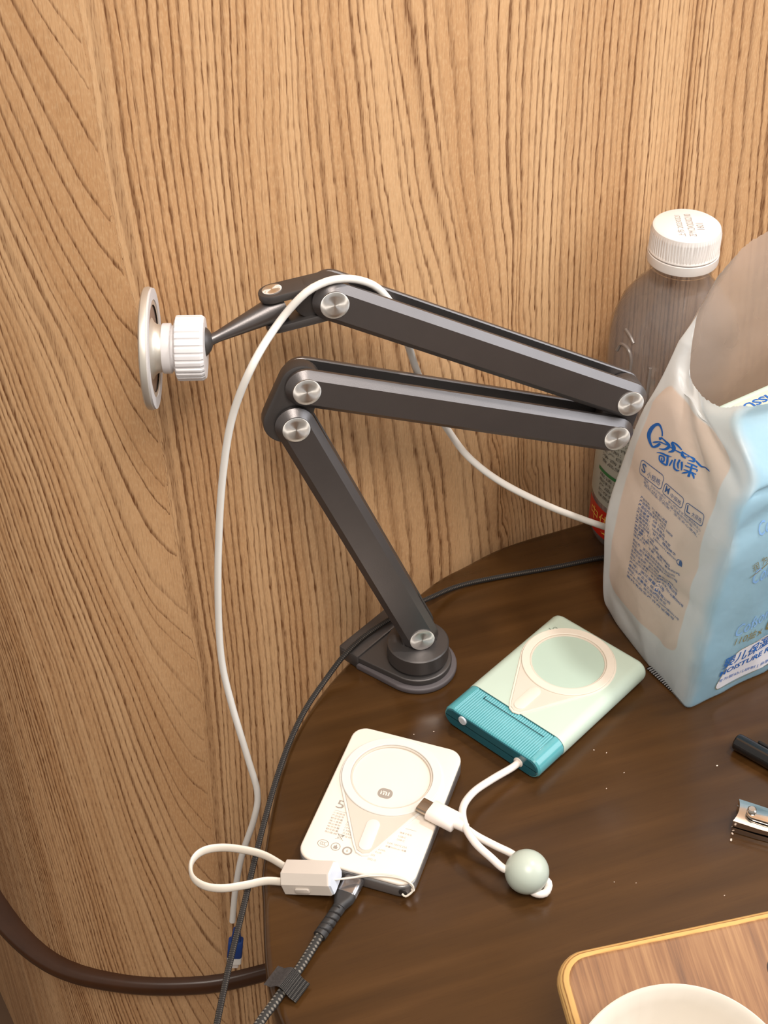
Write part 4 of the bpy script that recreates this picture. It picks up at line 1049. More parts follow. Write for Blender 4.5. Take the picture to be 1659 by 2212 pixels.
#            A0                A1               AB               B-               B                BC               C                CD               D                DA               DA-
RINGS = [
    mm((142, 690, 0), (150, 673, 0), (158, 652, 0), (168, 632, 0), (176, 611, 0), (247, 654, 0), (318, 698, 0), (297, 740, 0), (277, 782, 0), (208, 738, 0), (170, 714, 0)),
    mm((136, 694, 9), (143, 677, 6), (154, 652, 4), (166, 630, 3), (177, 607, 2), (249, 652, 2), (321, 697, 3), (300, 742, 4), (279, 787, 6), (208, 737, 7), (167, 713, 8)),
    mm((133, 696, 45), (141, 677, 45), (154, 652, 45), (167, 630, 45), (179, 606, 45), (251, 650, 45), (322, 697, 45), (302, 742, 45), (281, 787, 45), (208, 738, 45), (166, 714, 45)),
    mm((135, 697, 90), (144, 678, 90), (157, 653, 90), (169, 631, 90), (182, 607, 90), (253, 651, 90), (322, 698, 90), (301, 743, 90), (280, 786, 90), (209, 739, 92), (168, 715, 92)),
    mm((143, 700, 135), (148, 681, 135), (160, 656, 137), (174, 634, 140), (187, 611, 144), (255, 654, 140), (321, 699, 138), (300, 743, 140), (280, 785, 142), (211, 741, 142), (171, 718, 138)),
    mm((155, 705, 168), (159, 690, 168), (168, 666, 170), (178, 641, 165), (193, 619, 160), (256, 660, 172), (320, 700, 168), (300, 743, 172), (280, 784, 180), (214, 746, 182), (178, 726, 176)),
    mm((164, 710, 190), (165, 697, 176), (169, 678, 172), (174, 657, 174), (184, 640, 181), (254, 668, 182), (318, 702, 186), (300, 744, 200), (280, 784, 212), (216, 747, 212), (183, 731, 202)),
    mm((172, 714, 204), (169, 701, 183), (169, 687, 175), (178, 661, 179), (191, 643, 192), (252, 673, 190), (316, 704, 202), (300, 745, 225), (280, 784, 238), (216, 748, 236), (194, 738, 226)),
]
NS, NV = 22, 10
def bag_grid():
    rows = []
    for rg in RINGS:
        n = len(rg); line = []; corner = {0, 4, 6, 8}
        for i in range(n):
            p1, p2 = rg[i], rg[(i + 1) % n]
            p0 = rg[i - 1] if i not in corner else p1 * 2 - p2
            p3 = rg[(i + 2) % n] if ((i + 1) % n) not in corner else p2 * 2 - p1
            for j in range(NS):
                t = j / NS
                line.append(0.5 * ((2 * p1) + (p2 - p0) * t + (2 * p0 - 5 * p1 + 4 * p2 - p3) * t * t + (3 * p1 - p0 - 3 * p2 + p3) * t ** 3))
        for _ in range(5):
            line = [line[k - 1] * 0.25 + line[k] * 0.5 + line[(k + 1) % len(line)] * 0.25 for k in range(len(line))]
        rows.append(line)
    N = len(rows[0]); cols = [catmull([r[k] for r in rows], NV) for k in range(N)]
    return [[cols[k][v] for k in range(N)] for v in range(len(cols[0]))]
G = bag_grid(); NU = len(G[0]); NVV = len(G)
def crease(p, n):
    q = p * 16.0
    a = mnoise.noise(q) ; b = mnoise.noise(q * 2.3 + Vector((5, 1, 2)))
    rd = (1 - abs(mnoise.noise(Vector((p.x * 22 + p.z * 9, p.y * 22, p.z * 13 + 4))))) ** 3
    return n * (0.0016 * a + 0.0009 * b + 0.0016 * (rd - 0.4))
base_z = [[q.z for q in r] for r in G]
# creases of the end panel: (from, to) as (metres along the panel, height), depth, width
CREASES = [((0.018, 0.185), (0.088, 0.128), 0.0042, 0.0050), ((0.045, 0.178), (0.095, 0.150), 0.0035, 0.0045), ((0.008, 0.118), (0.060, 0.092), 0.0016, 0.0035), ((0.030, 0.058), (0.096, 0.074), 0.0018, 0.0040), ((0.004, 0.150), (0.030, 0.170), -0.0022, 0.0040), ((0.012, 0.028), (0.050, 0.012), 0.0014, 0.0035), ((0.062, 0.012), (0.080, 0.050), -0.0014, 0.0035)]
GN = []
for v in range(NVV):
    row = []
    for k in range(NU):
        du = G[v][(k + 1) % NU] - G[v][k - 1]; dv = G[min(NVV - 1, v + 1)][k] - G[max(0, v - 1)][k]
        row.append(du.cross(dv).normalized())
    GN.append(row)
for v in range(NVV):
    fz = min(1.0, v / 8.0)
    for k in range(NU):
        p = G[v][k]; d = crease(p, GN[v][k]) * fz
        # strong folds of the upper end panel and a crease half way up the corner
        s = k / NS
        ea = s * 0.0245; f1 = 0.0
        if s < 4.6 and v > 8:
            for (xa, za), (xb, zb), dep, wdt in CREASES:
                ax, az, bx, bz = xa, za, xb, zb; L2 = (bx - ax) ** 2 + (bz - az) ** 2
                tt = max(0, min(1, ((ea - ax) * (bx - ax) + (p.z - az) * (bz - az)) / L2))
                dd = math.hypot(ea - ax - (bx - ax) * tt, p.z - az - (bz - az) * tt)
                f1 += dep * math.exp(-(dd / wdt) ** 2) * math.sin(math.pi * min(0.95, max(0.08, tt)))
        f2 = math.exp(-((v / NVV - (0.43 + 0.10 * (s - 3.2))) / 0.02) ** 2) * (0.0022 if 2.2 < s < 4.9 else 0)
        f3 = math.exp(-((v / NVV - (0.62 - 0.06 * (s - 4.2))) / 0.025) ** 2) * (0.0026 if 4.0 < s < 5.4 else 0)
        G[v][k] = p + d - GN[v][k] * (f1 - f2 * 0.0 + f2 + f3)
        if v == NVV - 1: G[v][k] += Vector((0, 0, 0.0009 * mnoise.noise(p * 900) + 0.0006 * mnoise.noise(p * 2500)))
        G[v][k].z = max(G[v][k].z, 0.0006)
def build_bag():
    bm = bmesh.new(); uvl = bm.loops.layers.uv.new('UVMap')
    V = [[bm.verts.new(q) for q in r] for r in G]; u = [0.0]; mid = NVV // 3
    for k in range(NU): u.append(u[-1] + (G[mid][(k + 1) % NU] - G[mid][k]).length)
    for v in range(NVV - 1):
        for k in range(NU):
            f = bm.faces.new((V[v][k], V[v][(k + 1) % NU], V[v + 1][(k + 1) % NU], V[v + 1][k]))
            for lp, (a, b) in zip(f.loops, ((k, v), (k + 1, v), (k + 1, v + 1), (k, v + 1))): lp[uvl].uv = (u[a], base_z[b][a % NU])
    bm.faces.new([V[0][k] for k in range(NU)][::-1])
    bmesh.ops.recalc_face_normals(bm, faces=bm.faces)
    bvh = BVHTree.FromBMesh(bm)
    part('film', bm, bag_plastic('bag_film'), bag, sharp=180)
    return bvh
BVH = build_bag()
def onbag(px, py):
    h = BVH.ray_cast(EYE, ray(px, py).normalized()); return h[0]
def press(p, n, off=0.0004):
    """drop a point onto the film along the panel normal n"""
    h = BVH.ray_cast(p + n * 0.05, -n)
    if h[0] is None: return p
    return h[0] + n * off
# end panel frame (print there) and long panel frame
EA, EB = Vector((0.134, 0.696, 0)), Vector((0.181, 0.607, 0))
ex = (EB - EA).normalized(); en = Vector((ex.y, -ex.x, 0)); en = en if en.y < 0 else -en
fx = (Vector((0.32, 0.698, 0)) - EB).normalized(); fn = Vector((fx.y, -fx.x, 0)); fn = fn if fn.y < 0 else -fn
def loc_end(px, py):
    p = onbag(px, py) or (EA + ex * 0.05 + Vector((0, 0, 0.1))); q = p - EA; return Vector((q.dot(ex), p.z))
def end_pt(a, b, off=0.0004): return press(EA + ex * a + Vector((0, 0, b)), en, off)
def loc_long(px, py):
    p = onbag(px, py) or (EB + fx * 0.03 + Vector((0, 0, 0.1))); q = p - EB; return Vector((q.dot(fx), p.z))
def long_pt(a, b, off=0.0004): return press(EB + fx * a + Vector((0, 0, b)), fn, off)
M_bl = plain('blue_print', lin(16, 92, 172), 0.45, var=0.03); M_nv = plain('navy_print', lin(48, 84, 134), 0.5, var=0.04)
M_au = plain('bronze_print', lin(124, 112, 66), 0.4, var=0.05); M_pb = plain('pale_blue_print', lin(126, 168, 218), 0.5, var=0.03)
# script logo: strokes given in a local sketch frame, laid on the end panel
LO, LX = loc_end(1401, 966), loc_end(1534, 1018)
def sketch(x, y):   # sketch pixels of the crop at 1380,900 (9.217 px per photo px) -> panel point
    q = loc_end(1380 + x / 9.217, 900 + y / 9.217); return end_pt(q.x, q.y, 0.0005)
strokes = [
    [(300, 600, 26), (262, 560, 34), (225, 460, 50), (215, 350, 66), (260, 240, 66), (335, 165, 52), (410, 150, 42), (455, 210, 30), (480, 300, 24), (480, 385, 22)],
    [(265, 590, 20), (320, 598, 34), (385, 570, 48), (440, 530, 40)],
    [(290, 505, 14), (350, 500, 30), (430, 498, 22), (520, 535, 18), (580, 560, 20)],
    [(440, 405, 50), (440, 460, 34)], [(455, 405, 20), (540, 480, 26), (610, 560, 48), (600, 610, 52), (520, 645, 32), (415, 630, 10)],
    [(660, 510, 26), (690, 560, 50), (715, 630, 62), (680, 680, 44), (600, 700, 12)], [(670, 500, 20), (740, 530, 26), (810, 590, 28), (870, 655, 18)],
    [(640, 600, 18), (740, 660, 18), (850, 715, 24), (880, 700, 26), (880, 760, 50), (950, 830, 14)], [(870, 690, 24), (960, 745, 18), (1040, 790, 18), (1110, 840, 44), (1110, 885, 34), (1000, 860, 10)],
    [(930, 790, 10), (1020, 795, 16)], [(1150, 870, 18), (1190, 920, 34), (1260, 985, 26), (1330, 1005, 20), (1380, 1045, 22), (1425, 1085, 10)],
    # three characters below
    [(370, 708, 10), (460, 720, 24), (560, 765, 30), (670, 795, 8)], [(425, 765, 24), (425, 850, 24), (470, 910, 24), (560, 955, 34), (580, 900, 40), (590, 780, 36)], [(430, 765, 20), (500, 790, 26), (520, 830, 28), (505, 890, 26), (470, 870, 24), (470, 810, 20)],
    [(685, 855, 26), (650, 920, 30), (620, 975, 20)], [(740, 840, 30), (715, 940, 32), (720, 1020, 32), (770, 1065, 26), (825, 1070, 8)], [(830, 850, 34), (790, 940, 34), (800, 1030, 18)], [(870, 890, 34), (870, 980, 34), (860, 1065, 18)],
    [(975, 910, 12), (1080, 950, 24), (1180, 1000, 26)], [(930, 965, 20), (1040, 1010, 22), (1170, 1050, 22), (1165, 1090, 22)], [(1070, 960, 34), (1050, 1050, 34), (1000, 1190, 46)], [(905, 1045, 14), (1030, 1090, 22), (1155, 1145, 16)], [(1010, 1095, 22), (930, 1110, 26), (865, 1120, 10)], [(1060, 1100, 24), (1100, 1170, 34), (1115, 1230, 16)],
]
bm = bmesh.new()
for st in strokes: add_geo(bm, stroke_geo([(x, y, ww * 1.2) for x, y, ww in st], 5), sketch)
part('logo_print', bm, M_bl, bag, smooth=False, label='large blue script lettering')
# size boxes
bm = bmesh.new()
boxes = [((1386, 991), (1438, 1027), (1428, 1059), (1384, 1020), 'S', '小规格'), ((1438, 1043), (1481, 1077), (1472, 1099), (1433, 1063), 'M', '中规格'), ((1486, 1085), (1523, 1112), (1518, 1138), (1478, 1108), 'L', '大规格')]
for tl_, tr_, br_, bl_, a, b in boxes:
    q = [loc_end(*z) for z in (tl_, tr_, br_, bl_)]
    wd = ((q[1] - q[0]).length + (q[2] - q[3]).length) / 2; hh = ((q[0] - q[3]).length + (q[1] - q[2]).length) / 2
    cc = (q[0] + q[1] + q[2] + q[3]) / 4; xx = ((q[1] - q[0]) + (q[2] - q[3])).normalized(); yy = Vector((-xx.y, xx.x))
    pt = lambda x, y: (lambda r: end_pt(r.x, r.y, 0.0005))(cc + xx * x + yy * y)
    add_geo(bm, outline_geo(rrect(wd, hh, hh * 0.24, 5), 0.00045), pt)
    g = fit_text(a, wd * 0.20, hh * 0.62, bold=0.01); add_geo(bm, ([(x - wd * 0.42, y - hh * 0.25) for x, y in g[0]], g[1]), pt)
    g = fit_text(b, wd * 0.55, hh * 0.42); add_geo(bm, ([(x - wd * 0.13, y - hh * 0.30) for x, y in g[0]], g[1]), pt)
part('size_boxes', bm, M_nv, bag, smooth=False, label='navy outlined size boxes S, M and L')
# small print
bm = bmesh.new()
blk1 = [('产品名称：可心柔婴儿保湿', 1.0), ('产品类型：保湿型面巾纸', 1.0), ('产品执行标准号：GB/T 20808', 1.25), ('卫生要求：GB 15979', 0.95), ('产品等级：GB 合格品', 1.0), ('主要原料：100%原生木浆', 1.25), ('保湿成分：甘油、植物精华', 1.45), ('产品规格：180mm×140mm', 1.5), ('净含量：110抽', 0.7), ('数量：6包/提', 0.9), ('生产日期：见包装喷码', 1.35), ('储存条件：干燥、通风、避免阳光', 1.6)]
blk2 = [('委托方：浙江弘安纸业股份有限公司', 1.45), ('地址：浙江省嘉兴市平湖镇东方路529号', 1.55), ('客服热线：400-859-6888', 1.0), ('生产企业名称：浙江可心柔纸业有限公司', 1.6), ('地址：浙江省嘉兴市平湖镇东方路529号', 1.6), ('生产许可证号：浙卫消证字(2012)第0005号', 1.9), ('产地：浙江省嘉兴市', 1.2), ('委托生产企业：纸业有限公司', 1.5), ('地址：安徽省工业园区东区', 1.4), ('生产许可证：皖卫消证字(2009)第0012号', 1.85), ('委托书及生产许可证编号', 1.7)]
s0, s1, s2 = loc_end(1386, 1070), loc_end(1370, 1151), loc_end(1355.5, 1240)
unit = (loc_end(1443, 1124) - s0).length
for i, (s, k) in enumerate(blk1):
    q = s0.lerp(s1, i / 11); wd = unit * min(k, 1.65)
    add_geo(bm, fit_text(s, wd, 0.0018, bold=0.012), lambda x, y, q=q: end_pt(q.x + x, q.y + y - 0.0015))
q0 = loc_end(1369, 1162)
for i, (s, k) in enumerate(blk2):
    q = q0.lerp(s2, i / 10); wd = unit * min(k, 1.9)
    add_geo(bm, fit_text(s, wd, 0.0018, bold=0.012), lambda x, y, q=q: end_pt(q.x + x, q.y + y - 0.0015))
for i, (a, b, s) in enumerate((((1392, 1036), (1514, 1149), '低敏、无荧光剂成分，安心呵护宝宝可心柔肌肤全心'), ((1391, 1042), (1511, 1155), '柔润·CARE·“婴儿级”保湿触感呵护每一寸，'), ((1392, 1048), (1507, 1161), '温和亲肤不刺激，宝宝安心使用。'))):
    qa, qb = loc_end(*a), loc_end(*b); xx = (qb - qa).normalized(); yy = Vector((-xx.y, xx.x))
    add_geo(bm, fit_text(s, (qb - qa).length, 0.0016), lambda x, y, qa=qa, xx=xx, yy=yy: end_pt(qa.x + xx.x * x + yy.x * y, qa.y + xx.y * x + yy.y * y))
q = loc_end(1468, 1218); add_geo(bm, ring_geo(0.0016, 0.0021, 20, q.x, q.y + 0.001), end_pt); add_geo(bm, ([(q.x - 0.0002, q.y - 0.001), (q.x + 0.002, q.y - 0.001), (q.x + 0.002, q.y + 0.002), (q.x + 0.0009, q.y + 0.0035), (q.x - 0.0002, q.y + 0.002)], [(0, 1, 2, 3, 4)]), end_pt)
part('small_print', bm, M_nv, bag, smooth=False, label='rows of small navy characters')
# long panel
def place_long(bm, s, a, b, h, **kw):
    qa, qb = loc_long(*a), loc_long(*b); xx = (qb - qa).normalized(); yy = Vector((-xx.y, xx.x))
    add_geo(bm, fit_text(s, (qb - qa).length, h, **kw), lambda x, y: (lambda r: long_pt(r.x, r.y, 0.0006))(qa + xx * x + yy * y))
for s_, a_, b_, h_, sh_ in (('润 为', (1626, 1236), (1658, 1212), 0.0062, 0.0), ('110抽', (1584, 1395), (1631, 1375), 0.0066, 0.25), ('×', (1634, 1374), (1645, 1366), 0.0042, 0.2), ('6', (1651, 1362), (1666, 1354), 0.0125, 0.25)):
    bm = bmesh.new(); place_long(bm, s_, a_, b_, h_, shear=sh_)
    part('gold_print', bm, M_au, bag, smooth=False, label='bronze coloured lettering')
qa, qb = loc_long(1618, 1248), loc_long(1658, 1215); bm = bmesh.new()
add_geo(bm, stroke_geo([(qa.x, qa.y, 0.0003), (qa.x * .6 + qb.x * .4, qa.y * .6 + qb.y * .4, 0.0007), (qb.x, qb.y, 0.0007)], 5), lambda x, y: long_pt(x, y, 0.0006))
part('gold_line', bm, M_au, bag, smooth=False, label='bronze coloured rule')
bm = bmesh.new()
pa_ = [loc_long(1534, 1490), loc_long(1537, 1500), loc_long(1560, 1494), loc_long(1610, 1472), loc_long(1655, 1446), loc_long(1658, 1380), loc_long(1600, 1405), loc_long(1570, 1416), loc_long(1552, 1434), loc_long(1543, 1458)]
bx0, bx1 = loc_long(1534, 1496), loc_long(1553, 1430)
bl, bt_ = loc_long(1536, 1494), loc_long(1572, 1414)
ol = []
for (x, y) in rrect(0.090, bt_.y - bl.y, 0.006, 6): ol.append((x + 0.045 + bl.x + 0.012 * (y + (bt_.y - bl.y) / 2) / (bt_.y - bl.y), y + (bt_.y + bl.y) / 2))
nn = len(ol)
rowsN = 40
vs = []; fs = []
xs0 = min(p[0] for p in ol); xs1 = max(p[0] for p in ol)
# fill as vertical strips so that the panel follows the film
def yspan(x):
    ys = []
    for i in range(nn):
        (xa, ya), (xb, yb) = ol[i], ol[(i + 1) % nn]
        if (xa - x) * (xb - x) <= 0 and xa != xb: ys.append(ya + (yb - ya) * (x - xa) / (xb - xa))
    return (min(ys), max(ys)) if len(ys) >= 2 else None
NX, NY = 48, 10
gridp = []
for i in range(NX + 1):
    x = xs0 + 0.0002 + (xs1 - xs0 - 0.0004) * i / NX; sp_ = yspan(x)
    gridp.append([(x, sp_[0] + (sp_[1] - sp_[0]) * j / NY) for j in range(NY + 1)])
for col_ in gridp: vs += col_
for i in range(NX):
    for j in range(NY):
        a = i * (NY + 1) + j; fs.append((a, a + NY + 1, a + NY + 2, a + 1))
add_geo(bm, (vs, fs), lambda x, y: long_pt(x, y, 0.0004))
part('white_panel', bm, plain('white_print', lin(218, 216, 222), 0.45, var=0.01), bag, label='white rounded print panel')
bm = bmesh.new(); add_geo(bm, outline_geo(ol, 0.0004), lambda x, y: long_pt(x, y, 0.0006)); part('panel_outline', bm, M_au, bag, smooth=False)
bm = bmesh.new()
place_long(bm, '婴儿保湿纸', (1559, 1446), (1684, 1375), 0.0085, shear=0.15, bold=0.012)
place_long(bm, 'MOISTURE RANGE', (1552, 1462), (1712, 1378), 0.0042, bold=0.02, shear=0.12)
place_long(bm, '专为婴幼儿研制 | 亲肤柔润', (1549, 1476), (1680, 1418), 0.0030)
part('blue_print', bm, M_bl, bag, smooth=False, label='blue characters on the white panel')
for a_, b_, h_ in (((1624, 1262), (1690, 1226), 0.0105), ((1588, 1376), (1662, 1330), 0.0085), ((1640, 1158), (1700, 1120), 0.0085)):
    bm = bmesh.new(); place_long(bm, 'Cofson', a_, b_, h_, shear=0.4)
    part('faint_print', bm, M_pb, bag, smooth=False, label='faint pale blue repeated lettering')
# crimped seal of the bag lying under its end panel
sa, sb = Z(1388, 1448, 0.0006), Z(1452, 1508, 0.0006); sd = (sb - sa).normalized(); sn = Vector((sd.y, -sd.x, 0))
bm = bmesh.new(); L = (sb - sa).length; n = 64; rr = []
for i in range(n + 1):
    z = 0.0005 + (0.0009 if (i // 2) % 2 else 0.0)
    rr.append([bm.verts.new(sa + sd * (L * i / n) + sn * q + Vector((0, 0, z))) for q in (-0.0105, -0.0025)])
for a, b in zip(rr, rr[1:]): bm.faces.new((a[0], a[1], b[1], b[0]))
bmesh.ops.solidify(bm, geom=bm.faces[:], thickness=0.0003)
part('crimped_seal', bm, plain('seal_film', lin(178, 176, 176), 0.35, var=0.1), bag, smooth=False, label='crimped bottom seal')

# tissue pack in the bag
pk = thing('tissue_pack', 'mint wrapped tissue pack lying inside the open bag', 'tissue pack', (0.245, 0.694, 0.0))
pyv = Vector((-fx.y, fx.x, 0)); pcn = Vector((0.2445, 0.6915, 0))
KM = frame(pcn, fx, pyv, Vector((0, 0, 1)))
for i in range(1):
    part('wrapper', prism_bm(bevel_slab(lambda e: rrect(0.126 - 2 * e, 0.050 - 2 * e, 0.007, 5), 0.112, 0.166, 0.004), KM), plain('mint_wrapper', lin(194, 214, 203), 0.4, var=0.02), pk)
for z0, lb in ((0.003, 'mint wrapped tissue pack at the bottom of the open bag'), (0.057, 'mint wrapped tissue pack in the middle of the stack inside the bag')):
    k2 = thing('tissue_pack', lb, 'tissue pack', (pcn.x, pcn.y, z0))
    part('wrapper', prism_bm(bevel_slab(lambda e: rrect(0.122 - 2 * e, 0.060 - 2 * e, 0.008, 5), z0, z0 + 0.052, 0.005), KM), bpy.data.materials['mint_wrapper'], k2)
lb0 = KM @ Vector((0.0, 0.001, 0))
ol = rrect(0.110, 0.038, 0.005, 5)
bm = prism_bm([(ol, 0.1659), (ol, 0.1663)], frame(pcn, fx, pyv, Vector((0, 0, 1)))); part('pack_label', bm, plain('cream_label', lin(216, 208, 184), 0.45, var=0.01), pk, label='cream label on the pack')
bm = bmesh.new()
tq = lambda x0, y0: (lambda x, y: pcn + fx * (x0 - x) + pyv * (y0 - y) + Vector((0, 0, 0.1665)))
add_geo(bm, fit_text('TISSUE', 0.030, 0.0052, bold=0.03), tq(-0.0225, 0.0165)); add_geo(bm, fit_text('婴儿保湿纸面巾', 0.036, 0.0034), tq(-0.012, 0.0085))
part('pack_text', bm, M_bl, pk, smooth=False)

# ------------------------------------------------------------------ pen, nail clipper, crumbs
M_blk = plain('gloss_black', lin(20, 20, 21), 0.16, var=0.05, coat=0.4)
pa = Z(1589, 1601, 0.0052); pdv = (Z(1659, 1640, 0.0052) - pa).normalized(); pdv.z = 0; pdv.normalize()
pen = thing('pen', 'glossy black capped pen lying at the right side of the table', 'pen', Vector((pa.x, pa.y, 0)) + pdv * 0.06)
PMx = frame(Vector((pa.x, pa.y, 0.0055)), Vector((-pdv.y, pdv.x, 0)), Vector((0, 0, 1)), pdv)
part('cap', lathe_bm([(0.0, 0.0), (0.0040, 0.0), (0.0047, 0.0006), (0.0050, 0.0018), (0.0054, 0.052), (0.0050, 0.0525), (0.0, 0.0525)], PMx, 32, False), M_blk, pen)
part('barrel', lathe_bm([(0.0, 0.0525), (0.0048, 0.0526), (0.0052, 0.056), (0.0052, 0.118), (0.0046, 0.124), (0.0, 0.1245)], PMx, 32, False), M_blk, pen)
part('pocket_clip', prism_bm(bevel_slab(lambda e: rrect(0.0030 - 2 * e, 0.040 - 2 * e, 0.0012, 3), 0.0050, 0.0066, 0.0004, 2), PMx @ frame((0, 0, 0.031), (0.5, -0.866, 0), (0, 0, 1), (0.866, 0.5, 0))), M_blk, pen)

M_chr = plain('chrome', lin(205, 200, 194), 0.12, metal=1.0, var=0.03)
na = Z(1588, 1758, 0.006); nd_ = Vector((0.93, -0.37, 0)).normalized(); na.z = 0
clip = thing('nail_clipper', 'chrome nail clipper lying at the right edge near the pen', 'nail clipper', na + nd_ * 0.025)
nsd = Vector((-nd_.y, nd_.x, 0))
NM = frame(na, nd_, nsd, Vector((0, 0, 1)))
def blade(z0, z1, z0b, z1b, name):
    # jaw at x = 0 (curved cutting edge), widening slightly then tapering to the tail
    bm = bmesh.new(); xs = [0.0, 0.001, 0.003, 0.006, 0.012, 0.03, 0.05, 0.056]; rows = []
    for x in xs:
        t = min(1, x / 0.006); hw = 0.0080 if x < 0.012 else 0.0080 - 0.0014 * min(1, (x - 0.012) / 0.04)
        lo = z0 + (z0b - z0) * min(1, x / 0.02); hi = z1 + (z1b - z1) * min(1, x / 0.02)
        row = []
        for j in range(9):
            y = -hw + 2 * hw * j / 8; dxx = -0.0016 * (abs(y) / hw) ** 2 if x < 0.0035 else 0.0
            row.append((Vector((x + dxx + 0.0016, y, lo)), Vector((x + dxx + 0.0016, y, hi - 0.0004 * (abs(y) / hw) ** 4))))
        rows.append([(bm.verts.new(NM @ a), bm.verts.new(NM @ b)) for a, b in row])
    for a, b in zip(rows, rows[1:]):
        for j in range(8):
            bm.faces.new((a[j][1], b[j][1], b[j + 1][1], a[j + 1][1])); bm.faces.new((a[j][0], a[j + 1][0], b[j + 1][0], b[j][0]))
        bm.faces.new((a[0][0], b[0][0], b[0][1], a[0][1])); bm.faces.new((a[8][1], b[8][1], b[8][0], a[8][0]))
    for r, s in ((rows[0], 1), (rows[-1], -1)):
        for j in range(8): bm.faces.new((r[j][0], r[j][1], r[j + 1][1], r[j + 1][0]))
    bmesh.ops.recalc_face_normals(bm, faces=bm.faces)
    return part(name, bm, M_chr, clip, sharp=30)
blade(0.0004, 0.0046, 0.0004, 0.0042, 'lower_blade')
blade(0.0050, 0.0098, 0.0056, 0.0088, 'upper_blade')
part('lever', prism_bm(bevel_slab(lambda e: capsule((0.010, 0), (0.060, 0), 0.0046 - e, 0.0056 - e), 0.0100, 0.0120, 0.0005, 2), NM), M_chr, clip, sharp=40)
part('pivot_pin', lathe_bm([(0.0017, 0.0006), (0.0017, 0.0122), (0.0024, 0.0123), (0.0024, 0.0134), (0.0018, 0.0140), (0.0, 0.0140)], NM @ Matrix.Translation((0.0080, 0, 0)), 20), M_chr, clip)
M_crumb = plain('white_crumb', lin(226, 206, 190), 0.6)
random.seed(11)
first = None
CR = [(1549, 1654, 1.0, 'white crumb on the table just left of the black pen'), (1582, 1801, 1.2, 'round pinkish crumb just below the nail clipper jaw'), (1579, 1815, 1.5, 'oblong pinkish crumb, the lower of two below the nail clipper'),
      (937, 1580, 0.7, 'tiny crumb right of centre between the clamp base and white power bank'), (894, 1586, 0.5, 'tiny crumb left of centre between the clamp base and white power bank'),
      (1283, 1620, 0.7, 'tiny crumb nearest the lower long edge of the mint power bank'), (1310, 1626, 0.7, 'tiny crumb second nearest the lower long edge of the mint power bank'),
      (1348, 1669, 0.7, 'tiny crumb in the open table middle, rightmost of the group by the mint power bank'), (1310, 1703, 0.6, 'tiny crumb in the open table middle, lowest of the group by the mint power bank'),
      (1327, 1905, 0.5, 'tiny crumb right of the sage bead, left one of a pair'), (1374, 1907, 0.5, 'tiny crumb right of the sage bead, right one of a pair'), (1565, 1934, 0.6, 'tiny crumb just above the far edge of the plywood board')]
for px, py, s, lbl in CR:
    p = Z(px, py, 0.0003)
    if first is None:
        bm = bmesh.new(); bmesh.ops.create_icosphere(bm, subdivisions=1, radius=0.0005)
        for v in bm.verts: v.co = Vector((v.co.x * 1.5, v.co.y * 0.8, v.co.z * 0.6)) * random.uniform(0.8, 1.2)
        o = first = part('crumb', bm, M_crumb)
    else:
        o = first.copy(); link(o)
    o.location = (p.x, p.y, 0.0004 * s); o.scale = (s, s, s); o.rotation_euler = (0, 0, random.uniform(0, 6.28))
    tag(o, lbl, 'crumb', 'white crumbs scattered on the tabletop')

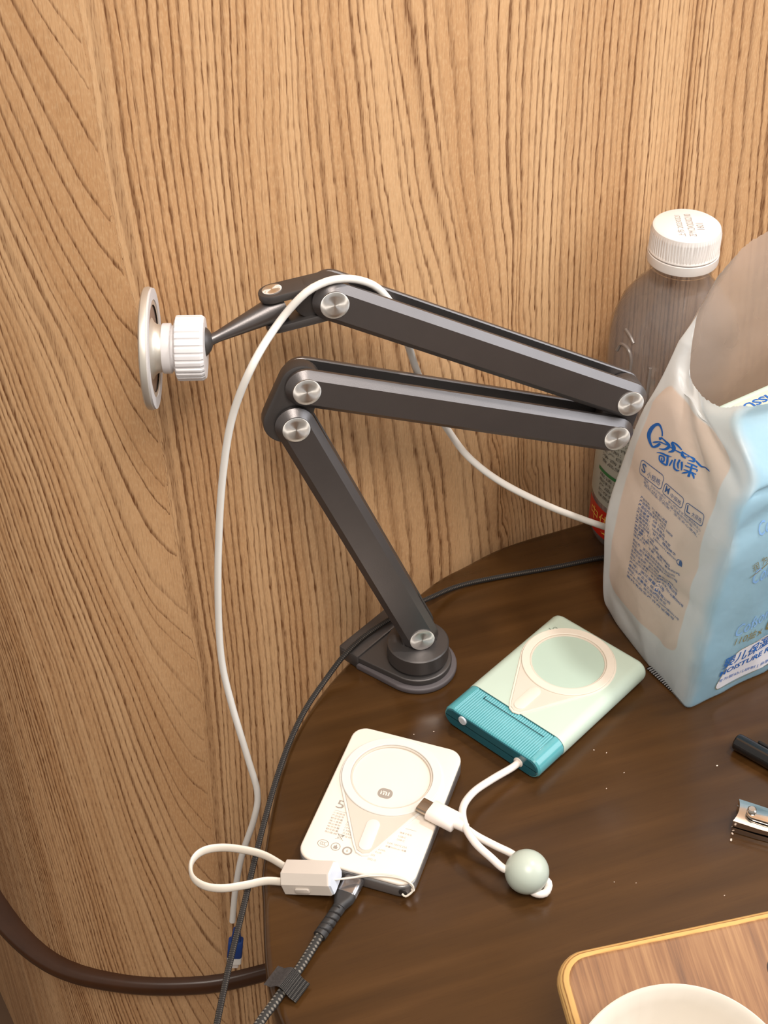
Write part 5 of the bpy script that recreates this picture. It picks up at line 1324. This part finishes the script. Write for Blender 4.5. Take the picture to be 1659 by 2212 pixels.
# ------------------------------------------------------------------ plywood tray and bowl
M_pf, M_pe = ply_face(), ply_edge()
TW, TD, TT, TILT = 0.240, 0.175, 0.014, R(18)     # the far edge is propped up
TX = Vector((0.9722, 0.234, 0)); TY0 = Vector((0.234, -0.9722, 0))
TY = TY0 * math.cos(TILT) - Vector((0, 0, math.sin(TILT))); TN = Vector((0, 0, math.cos(TILT))) + TY0 * math.sin(TILT)
TO = Z(1177, 2053, TD * math.sin(TILT) + 0.0086); TO.z = TD * math.sin(TILT) + 0.0003     # far left corner
tray = thing('plywood_board', 'tilted plywood board with rounded corners and a layered rounded edge', 'board', (TO.x + 0.1, TO.y - 0.08, 0))
def tray_bm():
    """rounded rectangle of thick plywood with a fully rounded edge"""
    bm = bmesh.new(); uvl = bm.loops.layers.uv.new('UVMap'); r = TT / 2; loop = [(r, TT)]
    for i in range(1, 13): 
        t = math.pi * i / 12; loop.append((r - 0.85 * r * math.sin(t), r + r * math.cos(t)))
    def ol(ins): return [(x, y) for x, y in rrect(TW - 2 * ins, TD - 2 * ins, max(0.002, 0.016 - ins), 8, TW / 2, TD / 2)]
    rows = [[bm.verts.new(TO + TX * x + TY * y + TN * z) for x, y in ol(ins)] for ins, z in loop]
    n = len(rows[0])
    for q, (a, b) in enumerate(zip(rows, rows[1:])):
        L = 0.0
        for k in range(n):
            f = bm.faces.new((a[k], a[(k + 1) % n], b[(k + 1) % n], b[k])); dl = (a[(k + 1) % n].co - a[k].co).length
            f.material_index = 1 if q >= 1 else 0
            va, vb = loop[q][1] / TT, loop[q + 1][1] / TT
            for lp, (uu, vv) in zip(f.loops, ((L, va), (L + dl, va), (L + dl, vb), (L, vb))): lp[uvl].uv = (uu, vv * 2.6)
            L += dl
    bm.faces.new(rows[0]); bm.faces.new(rows[-1][::-1])
    bmesh.ops.recalc_face_normals(bm, faces=bm.faces); return bm
part('panel', tray_bm(), [M_pf, M_pe], tray, sharp=60)
hc = PL(1672, 2096, TO + TN * TT, TN)
hx = (hc - TO).dot(TX); hy = (hc - TO).dot(TY)
part('hand_hole_shade', prism_bm([(rrect(0.034, 0.012, 0.0058, 6), 0.0), (rrect(0.034, 0.012, 0.0058, 6), 0.0004)], frame(TO + TX * (hx + 0.014) + TY * (hy) + TN * (TT - 0.0003), TX, TY * -1, TN)), plain('hole_shadow_wood', lin(38, 24, 16), 0.7), tray, label='dark patch painted as the shade in a hand hole')  # thin dark plate, its colour stands in for the shade inside a hole
part('prop', prism_bm(bevel_slab(lambda e: rrect(0.16 - 2 * e, 0.012 - 2 * e, 0.002, 2), 0.0002, 0.0455, 0.001, 1), frame((TO + TX * 0.12 + TY * 0.022).to_2d().to_3d(), TX, -TY0, Vector((0, 0, 1)))), M_pf, tray)
rimp = PL(1464, 2127, TO + TN * (TT + 0.0416), TN); fwd = (Vector((0, 1, 0)) - TN * TN.y).normalized()
bc2 = rimp - fwd * 0.0496 - TN * 0.0415
bowl = thing('bowl', 'white shallow bowl standing on the plywood board', 'bowl', bc2)
M_bowl = plain('white_glaze', lin(216, 208, 196), 0.22, var=0.01)
bprof = [(0.0, 0.0005), (0.020, 0.0005), (0.022, 0.0), (0.025, 0.0), (0.026, 0.003), (0.036, 0.012), (0.0455, 0.029), (0.0498, 0.0405), (0.0500, 0.0416), (0.0494, 0.0420), (0.0476, 0.0410), (0.0440, 0.0345), (0.0345, 0.0155), (0.024, 0.0068), (0.0, 0.0055)]
def bowl_mod(i, a): return 1.0 - (0.012 * max(0.0, math.cos(24 * a)) ** 4 if 11 <= i <= 12 else 0.0)
part('bowl_body', lathe_bm(bprof, axis_frame(bc2, TN), 120, False, bowl_mod), M_bowl, bowl, sharp=50)
